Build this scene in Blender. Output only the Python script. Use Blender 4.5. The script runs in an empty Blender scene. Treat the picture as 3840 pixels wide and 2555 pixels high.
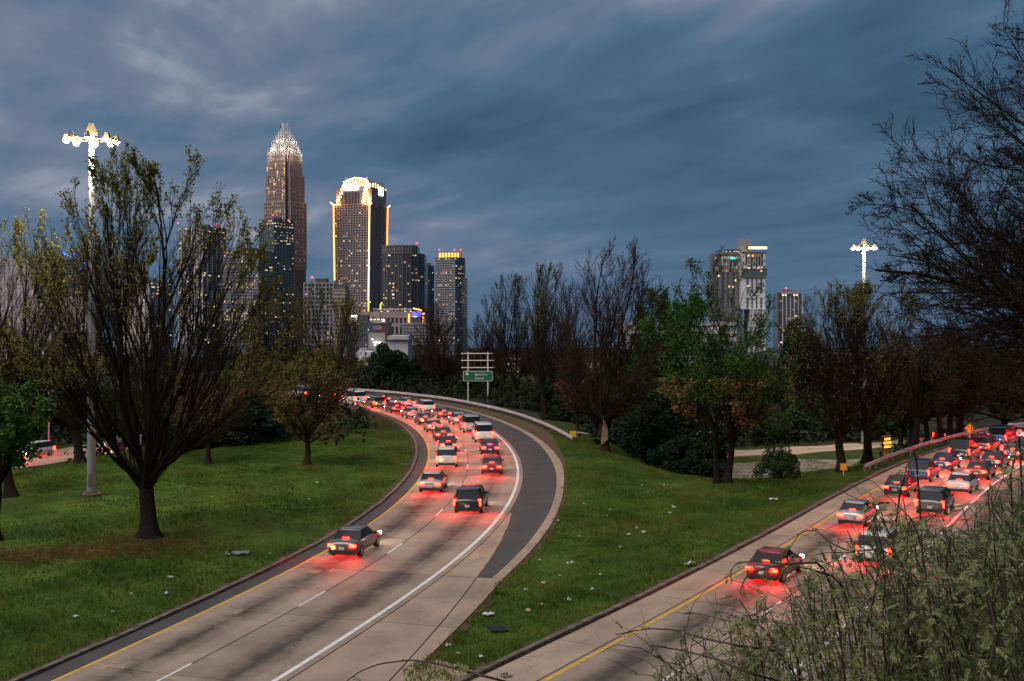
import bpy, math, random
import numpy as np
from math import radians, sin, cos, pi, hypot, atan2, sqrt
from mathutils import Vector, Matrix

# ------------------------------------------------------------------ camera
scene = bpy.context.scene
COL = scene.collection
CAM_H, FPX, HORIZON, CX = 13.7, 4200.0, 1190.0, 1920.0      # metres / photo pixels
cam_d = bpy.data.cameras.new('camera')
cam = bpy.data.objects.new('camera', cam_d); COL.objects.link(cam)
cam.location = (0, 0, CAM_H); cam.rotation_euler = (radians(90), 0, 0)
cam_d.sensor_width = 36.0; cam_d.lens = 36.0*FPX/3840.0
cam_d.shift_y = -(1277.5-HORIZON)/3840.0
cam_d.clip_start = 0.1; cam_d.clip_end = 20000
scene.camera = cam

# ------------------------------------------------------------------ light, sky, exposure
SUN_EL, SUN_AZ = radians(52), radians(-138)      # azimuth measured from +Y towards +X
world = bpy.data.worlds.new('World'); scene.world = world; world.use_nodes = True
def build_world():
    nt = world.node_tree; N = nt.nodes; L = nt.links
    for n in list(N): N.remove(n)
    out = N.new('ShaderNodeOutputWorld'); bg = N.new('ShaderNodeBackground')
    L.new(bg.outputs[0], out.inputs[0])
    tc = N.new('ShaderNodeTexCoord'); sep = N.new('ShaderNodeSeparateXYZ'); L.new(tc.outputs['Generated'], sep.inputs[0])
    def m(op, a, b=None, c=None, clamp=False):
        n = N.new('ShaderNodeMath'); n.operation = op; n.use_clamp = clamp
        for i, v in enumerate((a, b, c)):
            if v is None: continue
            if isinstance(v, (int, float)): n.inputs[i].default_value = v
            else: L.new(v, n.inputs[i])
        return n.outputs[0]
    zz = m('ADD', m('MAXIMUM', sep.outputs['Z'], 0.0), 0.10)
    px = m('DIVIDE', sep.outputs['X'], zz); py = m('DIVIDE', sep.outputs['Y'], zz)
    al = m('ADD', m('MULTIPLY', px, -0.447), m('MULTIPLY', py, 0.894))
    ac = m('ADD', m('MULTIPLY', px, 0.894), m('MULTIPLY', py, 0.447))
    def noise(sa, sl, det, rough, off, dist=0.0):
        cb = N.new('ShaderNodeCombineXYZ')
        L.new(m('MULTIPLY', ac, sa), cb.inputs[0]); L.new(m('MULTIPLY', al, sl), cb.inputs[1]); cb.inputs[2].default_value = off
        n = N.new('ShaderNodeTexNoise'); n.inputs['Scale'].default_value = 1.0
        n.inputs['Detail'].default_value = det; n.inputs['Roughness'].default_value = rough
        n.inputs['Distortion'].default_value = dist
        L.new(cb.outputs[0], n.inputs['Vector']); return n.outputs['Fac']
    big = noise(0.60, 0.44, 4, 0.55, SKY_OFF[0], 0.5)
    mid = noise(1.8, 0.80, 5, 0.55, SKY_OFF[1], 0.5)
    fine = noise(4.6, 0.75, 3, 0.5, SKY_OFF[2])
    mask = m('ADD', m('ADD', m('MULTIPLY', big, 0.55), m('MULTIPLY', mid, 0.34)), m('MULTIPLY', fine, 0.11))
    # the evening glow behind the clouds lies to the west (picture left) and overhead
    glow = m('ADD', m('MULTIPLY', sep.outputs['X'], -0.20), m('MULTIPLY', m('MAXIMUM', sep.outputs['Z'], 0.0), 0.30))
    mask = m('MULTIPLY_ADD', m('SUBTRACT', mask, 0.5), m('MULTIPLY_ADD', m('MAXIMUM', sep.outputs['Z'], 0.0), 2.6, 0.68), 0.49)
    mask = m('ADD', mask, glow)
    ramp = N.new('ShaderNodeValToRGB'); e = ramp.color_ramp.elements
    e[0].position = 0.36; e[0].color = (0.025, 0.060, 0.106, 1)
    e[1].position = 0.76; e[1].color = (0.42, 0.41, 0.46, 1)
    for p, c in ((0.46, (0.040, 0.092, 0.160, 1)), (0.53, (0.060, 0.116, 0.192, 1)), (0.62, (0.130, 0.170, 0.240, 1))):
        k = ramp.color_ramp.elements.new(p); k.color = c
    L.new(mask, ramp.inputs[0])
    # thin pale band of air along the horizon
    hz = m('POWER', m('SUBTRACT', 1.0, m('ABSOLUTE', sep.outputs['Z']), clamp=True), 14.0)
    mixh = N.new('ShaderNodeMix'); mixh.data_type = 'RGBA'
    L.new(m('MULTIPLY', hz, 0.62), mixh.inputs['Factor']); L.new(ramp.outputs[0], mixh.inputs['A'])
    mixh.inputs['B'].default_value = (0.085, 0.142, 0.240, 1)
    # clear dusk sky seen thinly through the cloud sheet
    sky = N.new('ShaderNodeTexSky'); sky.sky_type = 'NISHITA'; sky.sun_disc = False
    sky.sun_elevation = SUN_EL; sky.sun_rotation = SUN_AZ
    sk = N.new('ShaderNodeVectorMath'); sk.operation = 'SCALE'; L.new(sky.outputs[0], sk.inputs[0]); sk.inputs['Scale'].default_value = 0.05
    mixs = N.new('ShaderNodeMix'); mixs.data_type = 'RGBA'; mixs.inputs['Factor'].default_value = 0.04
    L.new(mixh.outputs['Result'], mixs.inputs['A']); L.new(sk.outputs[0], mixs.inputs['B'])
    L.new(mixs.outputs['Result'], bg.inputs['Color']); bg.inputs['Strength'].default_value = 1.0
SKY_OFF = (3.1, 7.7, 1.3)
build_world()
sun_d = bpy.data.lights.new('sun', 'SUN'); sun_d.energy = 1.5; sun_d.angle = radians(35); sun_d.color = (1.0, 0.90, 0.78)
sun = bpy.data.objects.new('sun', sun_d); COL.objects.link(sun)
sdir = Vector((sin(SUN_AZ)*cos(SUN_EL), cos(SUN_AZ)*cos(SUN_EL), sin(SUN_EL)))
sun.rotation_euler = sdir.to_track_quat('Z', 'Y').to_euler(); sun.location = (0, 0, 400)
vs = scene.view_settings
vs.view_transform = 'Standard'; vs.look = 'None'; vs.exposure = 0.35; vs.gamma = 1.0; vs.use_curve_mapping = False
cy = scene.cycles
cy.use_denoising = True; cy.max_bounces = 6; cy.diffuse_bounces = 2; cy.glossy_bounces = 2; cy.transmission_bounces = 3
cy.transparent_max_bounces = 6; cy.sample_clamp_indirect = 4.0; cy.caustics_reflective = False; cy.caustics_refractive = False
cy.use_adaptive_sampling = True; cy.adaptive_threshold = 0.02

# ------------------------------------------------------------------ helpers
rng = np.random.default_rng(7)
def tag(o, label=None, cat=None, group=None, kind=None):
    if label: o['label'] = label
    if cat: o['category'] = cat
    if group: o['group'] = group
    if kind: o['kind'] = kind
    return o
def link(o, parent=None):
    COL.objects.link(o)
    if parent is not None: o.parent = parent
    return o
def empty(name, loc, rz=0.0):
    o = bpy.data.objects.new(name, None); o.location = loc; o.rotation_euler = (0, 0, rz); o.empty_display_size = 0.5
    return link(o)
def mesh_from(name, V, F, mat=None, smooth=False):
    me = bpy.data.meshes.new(name); me.from_pydata([tuple(v) for v in V], [], [tuple(f) for f in F])
    if mat: me.materials.append(mat)
    if smooth: me.polygons.foreach_set('use_smooth', [True]*len(me.polygons))
    me.update(); return me
def mesh_np(name, V, F, mat=None, smooth=False):
    """V (n,3) array, F (m,k) array with one face size"""
    V = np.ascontiguousarray(V, np.float32); F = np.ascontiguousarray(F, np.int32); k = F.shape[1]
    me = bpy.data.meshes.new(name)
    me.vertices.add(len(V)); me.vertices.foreach_set('co', V.ravel())
    me.loops.add(F.size); me.loops.foreach_set('vertex_index', F.ravel())
    me.polygons.add(len(F)); me.polygons.foreach_set('loop_start', np.arange(0, F.size, k, dtype=np.int32))
    me.polygons.foreach_set('loop_total', np.full(len(F), k, np.int32))
    if smooth: me.polygons.foreach_set('use_smooth', np.ones(len(F), bool))
    if mat: me.materials.append(mat)
    me.update(calc_edges=True); me.validate(); return me
def obj(name, me, parent=None, loc=None, rot=None, scale=None):
    o = bpy.data.objects.new(name, me)
    if loc is not None: o.location = loc
    if rot is not None: o.rotation_euler = rot
    if scale is not None: o.scale = scale
    return link(o, parent)
class MB:
    def __init__(s): s.V = []; s.F = []
    def add(s, V, F):
        b = len(s.V); s.V += [tuple(v) for v in V]; s.F += [tuple(i+b for i in f) for f in F]; return s
    def box(s, c, d, rz=0.0):
        x, y, z = d[0]/2, d[1]/2, d[2]/2; co, si = cos(rz), sin(rz)
        P = [(-x,-y,-z),(x,-y,-z),(x,y,-z),(-x,y,-z),(-x,-y,z),(x,-y,z),(x,y,z),(-x,y,z)]
        return s.add([(c[0]+a*co-b*si, c[1]+a*si+b*co, c[2]+e) for a, b, e in P],
                     [(0,3,2,1),(4,5,6,7),(0,1,5,4),(1,2,6,5),(2,3,7,6),(3,0,4,7)])
    def bar(s, a, b, r, n=6, r2=None):
        a, b = Vector(a), Vector(b); d = (b-a).normalized(); r2 = r if r2 is None else r2
        u = d.orthogonal().normalized(); v = d.cross(u)
        V = []
        for p, q in ((a, r), (b, r2)):
            for i in range(n):
                t = 2*pi*i/n; V.append(p+u*(q*cos(t))+v*(q*sin(t)))
        F = [(i, (i+1) % n, n+(i+1) % n, n+i) for i in range(n)]+[tuple(range(n-1, -1, -1)), tuple(range(n, 2*n))]
        return s.add(V, F)
    def prism(s, poly, y0, y1):
        """polygon in x,z extruded along y"""
        n = len(poly); V = [(x, y0, z) for x, z in poly]+[(x, y1, z) for x, z in poly]
        F = [tuple(range(n)), tuple(range(2*n-1, n-1, -1))]+[(i, n+i, n+(i+1) % n, (i+1) % n) for i in range(n)]
        return s.add(V, F)
    def plate(s, poly, z0, z1):
        """polygon in x,y extruded along z"""
        n = len(poly); V = [(x, y, z0) for x, y in poly]+[(x, y, z1) for x, y in poly]
        F = [tuple(range(n-1, -1, -1)), tuple(range(n, 2*n))]+[(i, (i+1) % n, n+(i+1) % n, n+i) for i in range(n)]
        return s.add(V, F)
    def mesh(s, name, mat=None, smooth=False): return mesh_from(name, s.V, s.F, mat, smooth)
    def build(s, name, mat, parent=None, smooth=False): return obj(name, s.mesh(name, mat, smooth), parent)
_cube = {}
def box_obj(name, mat, parent, c, d, rz=0.0):
    key = mat.name
    if key not in _cube: _cube[key] = MB().box((0,0,0), (1,1,1)).mesh('block_'+mat.name, mat)
    return obj(name, _cube[key], parent, c, (0, 0, rz), d)
def copy_tree(o, parent=None):
    c = o.copy(); COL.objects.link(c); c.parent = parent
    for ch in list(o.children): copy_tree(ch, c)
    return c

# ------------------------------------------------------------------ materials
MAT = {}
def new_mat(name):
    m = bpy.data.materials.new(name); m.use_nodes = True; MAT[name] = m
    b = m.node_tree.nodes['Principled BSDF']; return m, m.node_tree, b
def plain(name, col, rough=0.6, metal=0.0, var=0.0, scale=4.0, bump=0.0, emit=None, es=0.0, coat=0.0, spec=None):
    m, nt, b = new_mat(name); N, L = nt.nodes, nt.links
    b.inputs['Base Color'].default_value = (*col, 1); b.inputs['Roughness'].default_value = rough; b.inputs['Metallic'].default_value = metal
    if coat: b.inputs['Coat Weight'].default_value = coat
    if spec is not None: b.inputs['Specular IOR Level'].default_value = spec
    if emit: b.inputs['Emission Color'].default_value = (*emit, 1); b.inputs['Emission Strength'].default_value = es
    if var or bump:
        tc = N.new('ShaderNodeTexCoord'); nz = N.new('ShaderNodeTexNoise'); nz.inputs['Scale'].default_value = scale; nz.inputs['Detail'].default_value = 6
        L.new(tc.outputs['Object'], nz.inputs['Vector'])
        if var:
            r = N.new('ShaderNodeValToRGB')
            r.color_ramp.elements[0].position = 0.3; r.color_ramp.elements[1].position = 0.7
            r.color_ramp.elements[0].color = (*[c*(1-var) for c in col], 1); r.color_ramp.elements[1].color = (*[min(1, c*(1+var)) for c in col], 1)
            L.new(nz.outputs['Fac'], r.inputs[0]); L.new(r.outputs[0], b.inputs['Base Color'])
        if bump:
            bp = N.new('ShaderNodeBump'); bp.inputs['Strength'].default_value = bump; bp.inputs['Distance'].default_value = 0.05
            L.new(nz.outputs['Fac'], bp.inputs['Height']); L.new(bp.outputs[0], b.inputs['Normal'])
    return m
def glow(name, col, strength):
    m, nt, b = new_mat(name)
    b.inputs['Base Color'].default_value = (*[min(1, c)*0.6 for c in col], 1)
    b.inputs['Emission Color'].default_value = (*col, 1); b.inputs['Emission Strength'].default_value = strength
    return m
def leafmat(name, c1, c2, trans=0.35, c3=None, patch=None):
    """foliage: each leaf takes its own colour between c1 and c2, some light passes through"""
    m, nt, b = new_mat(name); N, L = nt.nodes, nt.links
    g = N.new('ShaderNodeNewGeometry'); r = N.new('ShaderNodeValToRGB')
    r.color_ramp.elements[0].color = (*c1, 1); r.color_ramp.elements[1].color = (*c2, 1)
    if c3: k = r.color_ramp.elements.new(0.85); k.color = (*c3, 1)
    L.new(g.outputs['Random Per Island'], r.inputs[0]); L.new(r.outputs[0], b.inputs['Base Color'])
    if patch:    # lusher and drier patches of growth
        tc = N.new('ShaderNodeTexCoord'); nz = N.new('ShaderNodeTexNoise'); nz.inputs['Scale'].default_value = patch; nz.inputs['Detail'].default_value = 5; L.new(tc.outputs['Object'], nz.inputs['Vector'])
        ma = N.new('ShaderNodeMath'); ma.operation = 'MULTIPLY_ADD'; ma.use_clamp = True; L.new(nz.outputs['Fac'], ma.inputs[0]); ma.inputs[1].default_value = 2.6; ma.inputs[2].default_value = -1.05
        mb = N.new('ShaderNodeMath'); mb.operation = 'MULTIPLY_ADD'; L.new(g.outputs['Random Per Island'], mb.inputs[0]); mb.inputs[1].default_value = 0.45; L.new(ma.outputs[0], mb.inputs[2]); mc = N.new('ShaderNodeMath'); mc.operation = 'MULTIPLY'; L.new(mb.outputs[0], mc.inputs[0]); mc.inputs[1].default_value = 0.72
        L.new(mc.outputs[0], r.inputs[0])
    b.inputs['Roughness'].default_value = 0.65; b.inputs['Specular IOR Level'].default_value = 0.25
    t = N.new('ShaderNodeBsdfTranslucent'); L.new(r.outputs[0], t.inputs['Color'])
    mx = N.new('ShaderNodeMixShader'); mx.inputs[0].default_value = trans
    L.new(b.outputs[0], mx.inputs[1]); L.new(t.outputs[0], mx.inputs[2]); L.new(mx.outputs[0], N['Material Output'].inputs['Surface'])
    return m
def ground_mat(name, stops, scale=0.5, bump=0.6, fine=6.0, far=None):
    m, nt, b = new_mat(name); N, L = nt.nodes, nt.links
    tc = N.new('ShaderNodeTexCoord')
    n1 = N.new('ShaderNodeTexNoise'); n1.inputs['Scale'].default_value = scale; n1.inputs['Detail'].default_value = 8; n1.inputs['Roughness'].default_value = 0.65
    n2 = N.new('ShaderNodeTexNoise'); n2.inputs['Scale'].default_value = fine; n2.inputs['Detail'].default_value = 6; n2.inputs['Roughness'].default_value = 0.7
    for n in (n1, n2): L.new(tc.outputs['Object'], n.inputs['Vector'])
    mx = N.new('ShaderNodeMath'); mx.operation = 'MULTIPLY_ADD'; L.new(n2.outputs['Fac'], mx.inputs[0]); mx.inputs[1].default_value = 0.45
    sc = N.new('ShaderNodeMath'); sc.operation = 'MULTIPLY'; L.new(n1.outputs['Fac'], sc.inputs[0]); sc.inputs[1].default_value = 0.55
    L.new(sc.outputs[0], mx.inputs[2])
    r = N.new('ShaderNodeValToRGB'); el = r.color_ramp.elements
    el[0].position, el[0].color = stops[0][0], (*stops[0][1], 1); el[1].position, el[1].color = stops[-1][0], (*stops[-1][1], 1)
    for p, c in stops[1:-1]: k = el.new(p); k.color = (*c, 1)
    L.new(mx.outputs[0], r.inputs[0]); L.new(r.outputs[0], b.inputs['Base Color'])
    if far:      # scrub takes over from the mown lawn some way off
        sp = N.new('ShaderNodeSeparateXYZ'); L.new(tc.outputs['Object'], sp.inputs[0]); mr = N.new('ShaderNodeMapRange'); mr.inputs['From Min'].default_value = 118; mr.inputs['From Max'].default_value = 165
        ad = N.new('ShaderNodeMath'); ad.operation = 'MULTIPLY_ADD'; L.new(n1.outputs['Fac'], ad.inputs[0]); ad.inputs[1].default_value = 50.0; ad2 = N.new('ShaderNodeMath'); ad2.operation = 'SUBTRACT'; L.new(sp.outputs['Y'], ad2.inputs[0]); ad2.inputs[1].default_value = 25.0
        L.new(ad2.outputs[0], ad.inputs[2]); L.new(ad.outputs[0], mr.inputs['Value'])
        mc = N.new('ShaderNodeMix'); mc.data_type = 'RGBA'; L.new(mr.outputs[0], mc.inputs['Factor']); L.new(r.outputs[0], mc.inputs['A'])
        r2 = N.new('ShaderNodeValToRGB'); r2.color_ramp.elements[0].position = 0.35; r2.color_ramp.elements[1].position = 0.65; r2.color_ramp.elements[0].color = (*far[0], 1); r2.color_ramp.elements[1].color = (*far[1], 1); L.new(mx.outputs[0], r2.inputs[0])
        L.new(r2.outputs[0], mc.inputs['B']); L.new(mc.outputs['Result'], b.inputs['Base Color'])
    b.inputs['Roughness'].default_value = 0.9; b.inputs['Specular IOR Level'].default_value = 0.15
    bp = N.new('ShaderNodeBump'); bp.inputs['Strength'].default_value = bump; bp.inputs['Distance'].default_value = 0.12
    L.new(n2.outputs['Fac'], bp.inputs['Height']); L.new(bp.outputs[0], b.inputs['Normal'])
    return m
def pavement(name, c_dark, c_light, lane_dirt=0.5, bump=0.15, rough=0.75):
    """road surface; UV = (metres across the slab from its middle, metres along the road)"""
    m, nt, b = new_mat(name); N, L = nt.nodes, nt.links
    tc = N.new('ShaderNodeTexCoord'); uv = N.new('ShaderNodeUVMap'); sep = N.new('ShaderNodeSeparateXYZ'); L.new(uv.outputs[0], sep.inputs[0])
    n1 = N.new('ShaderNodeTexNoise'); n1.inputs['Scale'].default_value = 0.35; n1.inputs['Detail'].default_value = 8; n1.inputs['Roughness'].default_value = 0.6
    n2 = N.new('ShaderNodeTexNoise'); n2.inputs['Scale'].default_value = 9.0; n2.inputs['Detail'].default_value = 8; n2.inputs['Roughness'].default_value = 0.75
    for n in (n1, n2): L.new(tc.outputs['Object'], n.inputs['Vector'])
    mp = N.new('ShaderNodeMapping'); mp.inputs['Scale'].default_value = (2.2, 0.05, 1); L.new(uv.outputs[0], mp.inputs[0])
    n3 = N.new('ShaderNodeTexNoise'); n3.inputs['Scale'].default_value = 1.0; n3.inputs['Detail'].default_value = 4; L.new(mp.outputs[0], n3.inputs['Vector'])
    oi = N.new('ShaderNodeObjectInfo')
    def mm(op, a, bb, c=None, clamp=False):
        n = N.new('ShaderNodeMath'); n.operation = op; n.use_clamp = clamp
        for i, v in enumerate((a, bb, c)):
            if v is None: continue
            if isinstance(v, (int, float)): n.inputs[i].default_value = v
            else: L.new(v, n.inputs[i])
        return n.outputs[0]
    f = mm('ADD', mm('MULTIPLY', n1.outputs['Fac'], 0.55), mm('MULTIPLY', n2.outputs['Fac'], 0.35))
    f = mm('ADD', f, mm('MULTIPLY', oi.outputs['Random'], 0.10))
    # oil drip band down the middle of the lane
    u = mm('ABSOLUTE', sep.outputs['X'], 0.0)
    band = mm('SUBTRACT', 1.0, mm('DIVIDE', u, 1.15), clamp=True)
    band = mm('MULTIPLY', mm('MULTIPLY', band, mm('ADD', n3.outputs['Fac'], 0.25)), lane_dirt)
    n4 = N.new('ShaderNodeTexNoise'); n4.inputs['Scale'].default_value = 1.6; n4.inputs['Detail'].default_value = 5; L.new(tc.outputs['Object'], n4.inputs['Vector'])
    band = mm('MULTIPLY', band, mm('MULTIPLY_ADD', n4.outputs['Fac'], 1.3, 0.35))
    f2 = mm('SUBTRACT', f, mm('MULTIPLY', band, 0.42), clamp=True)
    # hairline cracks and oil drips
    wv = N.new('ShaderNodeVectorMath'); wv.operation = 'MULTIPLY_ADD'; L.new(n4.outputs['Color'], wv.inputs[0]); wv.inputs[1].default_value = (1.6, 1.6, 1.6); L.new(tc.outputs['Object'], wv.inputs[2])
    vo = N.new('ShaderNodeTexVoronoi'); vo.feature = 'DISTANCE_TO_EDGE'; vo.inputs['Scale'].default_value = 0.17; L.new(wv.outputs[0], vo.inputs['Vector'])
    crack = mm('MULTIPLY', mm('LESS_THAN', vo.outputs['Distance'], 0.0045), mm('GREATER_THAN', n1.outputs['Fac'], 0.47))
    vd = N.new('ShaderNodeTexVoronoi'); vd.inputs['Scale'].default_value = 0.75; L.new(tc.outputs['Object'], vd.inputs['Vector'])
    drip = mm('MULTIPLY', mm('LESS_THAN', vd.outputs['Distance'], mm('MULTIPLY', n2.outputs['Fac'], 0.16)), mm('GREATER_THAN', n4.outputs['Fac'], 0.52))
    f2 = mm('SUBTRACT', f2, mm('ADD', mm('MULTIPLY', crack, 0.16), mm('MULTIPLY', drip, 0.10)), clamp=True)
    r = N.new('ShaderNodeValToRGB'); r.color_ramp.elements[0].position = 0.18; r.color_ramp.elements[1].position = 0.68
    r.color_ramp.elements[0].color = (*c_dark, 1); r.color_ramp.elements[1].color = (*c_light, 1)
    L.new(f2, r.inputs[0]); L.new(r.outputs[0], b.inputs['Base Color']); b.inputs['Roughness'].default_value = rough
    b.inputs['Specular IOR Level'].default_value = 0.35
    bp = N.new('ShaderNodeBump'); bp.inputs['Strength'].default_value = bump; bp.inputs['Distance'].default_value = 0.03
    L.new(n2.outputs['Fac'], bp.inputs['Height']); L.new(bp.outputs[0], b.inputs['Normal'])
    return m

M_grass = ground_mat('grass_ground', [(0.34, (0.050, 0.036, 0.016)), (0.44, (0.026, 0.056, 0.006)), (0.54, (0.056, 0.105, 0.009)), (0.66, (0.130, 0.135, 0.028))], 0.22, 0.6, 5.0, ((0.018, 0.017, 0.010), (0.048, 0.038, 0.022)))
M_soil = ground_mat('brown_straw', [(0.3, (0.055, 0.036, 0.020)), (0.5, (0.115, 0.078, 0.045)), (0.7, (0.19, 0.14, 0.085))], 1.2, 0.8, 10)
M_gravel = ground_mat('pale_gravel', [(0.3, (0.14, 0.105, 0.08)), (0.5, (0.27, 0.22, 0.18)), (0.7, (0.36, 0.31, 0.26))], 0.8, 0.5, 8)
M_conc = pavement('road_concrete', (0.070, 0.057, 0.048), (0.44, 0.335, 0.255), 1.0)
M_shoulder = pavement('tan_concrete', (0.16, 0.124, 0.096), (0.52, 0.385, 0.275), 0.25)
M_asph = pavement('dark_asphalt', (0.030, 0.028, 0.029), (0.090, 0.085, 0.086), 0.1, 0.35, 0.85)
M_joint = plain('joint_filler', (0.030, 0.027, 0.025), 0.9)
M_white = plain('white_road_paint', (0.72, 0.72, 0.72), 0.6, var=0.18, scale=3)
M_yellow = plain('yellow_road_paint', (0.62, 0.37, 0.045), 0.6, var=0.2, scale=3)
M_kerb = plain('kerb_concrete', (0.13, 0.105, 0.085), 0.9, var=0.5, scale=2.0, bump=0.6)
M_galv = plain('galvanised_steel', (0.56, 0.57, 0.60), 0.4, 0.25, var=0.15, scale=1.5)
M_post = plain('weathered_steel', (0.16, 0.155, 0.15), 0.6, 0.4, var=0.2, scale=3)
M_mast = plain('mast_steel', (0.33, 0.36, 0.40), 0.45, 0.5, var=0.12, scale=0.8)
M_bark = plain('dark_bark', (0.019, 0.0155, 0.0125), 0.95, var=0.45, scale=9, bump=0.8, spec=0.1)
M_barkb = plain('brown_bark', (0.030, 0.021, 0.016), 0.95, var=0.4, scale=9, bump=0.8, spec=0.1)
M_twig = plain('grey_twigs', (0.030, 0.025, 0.020), 0.95, spec=0.1)
M_twigr = plain('red_brown_twigs', (0.046, 0.027, 0.020), 0.95, spec=0.1)
M_twigd = plain('dark_twigs', (0.016, 0.0135, 0.011), 0.95, spec=0.1)
L_spring = leafmat('spring_leaves', (0.090, 0.100, 0.020), (0.200, 0.190, 0.050), 0.45)
L_green = leafmat('fresh_green_leaves', (0.030, 0.085, 0.012), (0.070, 0.150, 0.022))
L_bright = leafmat('bright_green_leaves', (0.012, 0.080, 0.010), (0.035, 0.150, 0.020))
L_gold = leafmat('golden_leaves', (0.085, 0.060, 0.020), (0.175, 0.135, 0.040))
L_rust = leafmat('rust_leaves', (0.10, 0.045, 0.018), (0.22, 0.105, 0.040))
L_tan = leafmat('tan_leaves', (0.20, 0.115, 0.040), (0.34, 0.21, 0.085))
L_dark = leafmat('dark_evergreen_leaves', (0.006, 0.018, 0.008), (0.016, 0.040, 0.014), 0.15)
L_shrub = leafmat('shrub_leaves', (0.018, 0.040, 0.010), (0.045, 0.085, 0.020), 0.25)
L_bud = leafmat('dark_buds', (0.030, 0.022, 0.014), (0.060, 0.046, 0.026), 0.2)
L_vine = leafmat('vine_leaves', (0.026, 0.060, 0.008), (0.125, 0.185, 0.034), 0.42, (0.38, 0.40, 0.19))
L_blade = leafmat('grass_blades', (0.022, 0.078, 0.004), (0.110, 0.205, 0.012), 0.40, (0.225, 0.225, 0.042), 0.16)

# ------------------------------------------------------------------ ground: curves of the two roads and height of the land
class Ref:
    def __init__(s, P, step=0.5, smooth=24):
        P = np.array(P, float); d = np.r_[0, np.cumsum(np.linalg.norm(np.diff(P, axis=0), axis=1))]
        t = np.arange(0, d[-1], step); Q = np.stack([np.interp(t, d, P[:, i]) for i in (0, 1)], 1)
        for _ in range(3):
            k = smooth; pad = np.concatenate([2*Q[0]-Q[k:0:-1], Q, 2*Q[-1]-Q[-2:-k-2:-1]])
            c = np.cumsum(np.vstack([[0, 0], pad]), 0); Q = (c[2*k+1:]-c[:-2*k-1])/(2*k+1)
        s.Q = Q; s.S = np.r_[0, np.cumsum(np.linalg.norm(np.diff(Q, axis=0), axis=1))]; s.len = s.S[-1]
        T = np.gradient(Q, axis=0); s.T = T/np.linalg.norm(T, axis=1)[:, None]
    def at(s, t, off=0.0):
        x = np.interp(t, s.S, s.Q[:, 0]); y = np.interp(t, s.S, s.Q[:, 1]); tx = np.interp(t, s.S, s.T[:, 0]); ty = np.interp(t, s.S, s.T[:, 1])
        return x+ty*off, y-tx*off
    def heading(s, t): return atan2(np.interp(t, s.S, s.T[:, 1]), np.interp(t, s.S, s.T[:, 0]))
    def coords(s, X, Y):
        """(s, signed offset) of points; chunked nearest search"""
        X = np.asarray(X, float).ravel(); Y = np.asarray(Y, float).ravel(); so = np.empty(len(X)); oo = np.empty(len(X))
        Q, T, S = s.Q[::4], s.T[::4], s.S[::4]
        for a in range(0, len(X), 20000):
            x, y = X[a:a+20000, None], Y[a:a+20000, None]
            i = np.argmin((x-Q[None, :, 0])**2+(y-Q[None, :, 1])**2, 1)
            dx, dy = x[:, 0]-Q[i, 0], y[:, 0]-Q[i, 1]
            so[a:a+20000] = S[i]+dx*T[i, 0]+dy*T[i, 1]; o = dx*T[i, 1]-dy*T[i, 0]
            dd = np.hypot(dx, dy); oo[a:a+20000] = np.where(np.abs(o) < 1e-6, dd, np.sign(o)*dd)
        return so, oo
# lane line of the curving road (ground metres); photograph's dashes
LR = Ref([(-22, 14), (-18.2, 26), (-14.8, 37.4), (-12.5, 44.6), (-9.2, 55.9), (-6.5, 67.5), (-4.9, 78.5), (-4.0, 90.5), (-3.9, 103), (-4.7, 116), (-6.2, 128.4),
          (-8.5, 140.4), (-11.4, 151.8), (-15.0, 162.1), (-19.5, 172.4), (-25, 182), (-32, 191), (-40, 198), (-50, 204), (-62, 209), (-78, 213), (-100, 216)], smooth=10)
S0 = float(LR.coords([-12.7], [44.3])[0][0]) - 7.3        # offset between my arc length and the traced one
def LS(t): return t+S0
def o_white(s): return np.interp(s-S0, [0, 30, 90, 150], [4.15, 4.25, 4.75, 5.6])
def o_asph(s): return np.interp(s-S0, [0, 24, 60, 90, 150], [7.3, 7.3, 7.8, 8.3, 8.6])
def o_edge(s): return np.interp(s-S0, [0, 11, 24, 55, 70, 90, 150], [9.2, 8.6, 7.9, 8.3, 8.8, 9.0, 9.2])
def o_ai(s): return np.interp(s-S0, [0, 7.6, 24.1, 33.7, 43], [9.0, 8.3, 6.5, 5.7, 5.0])
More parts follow.
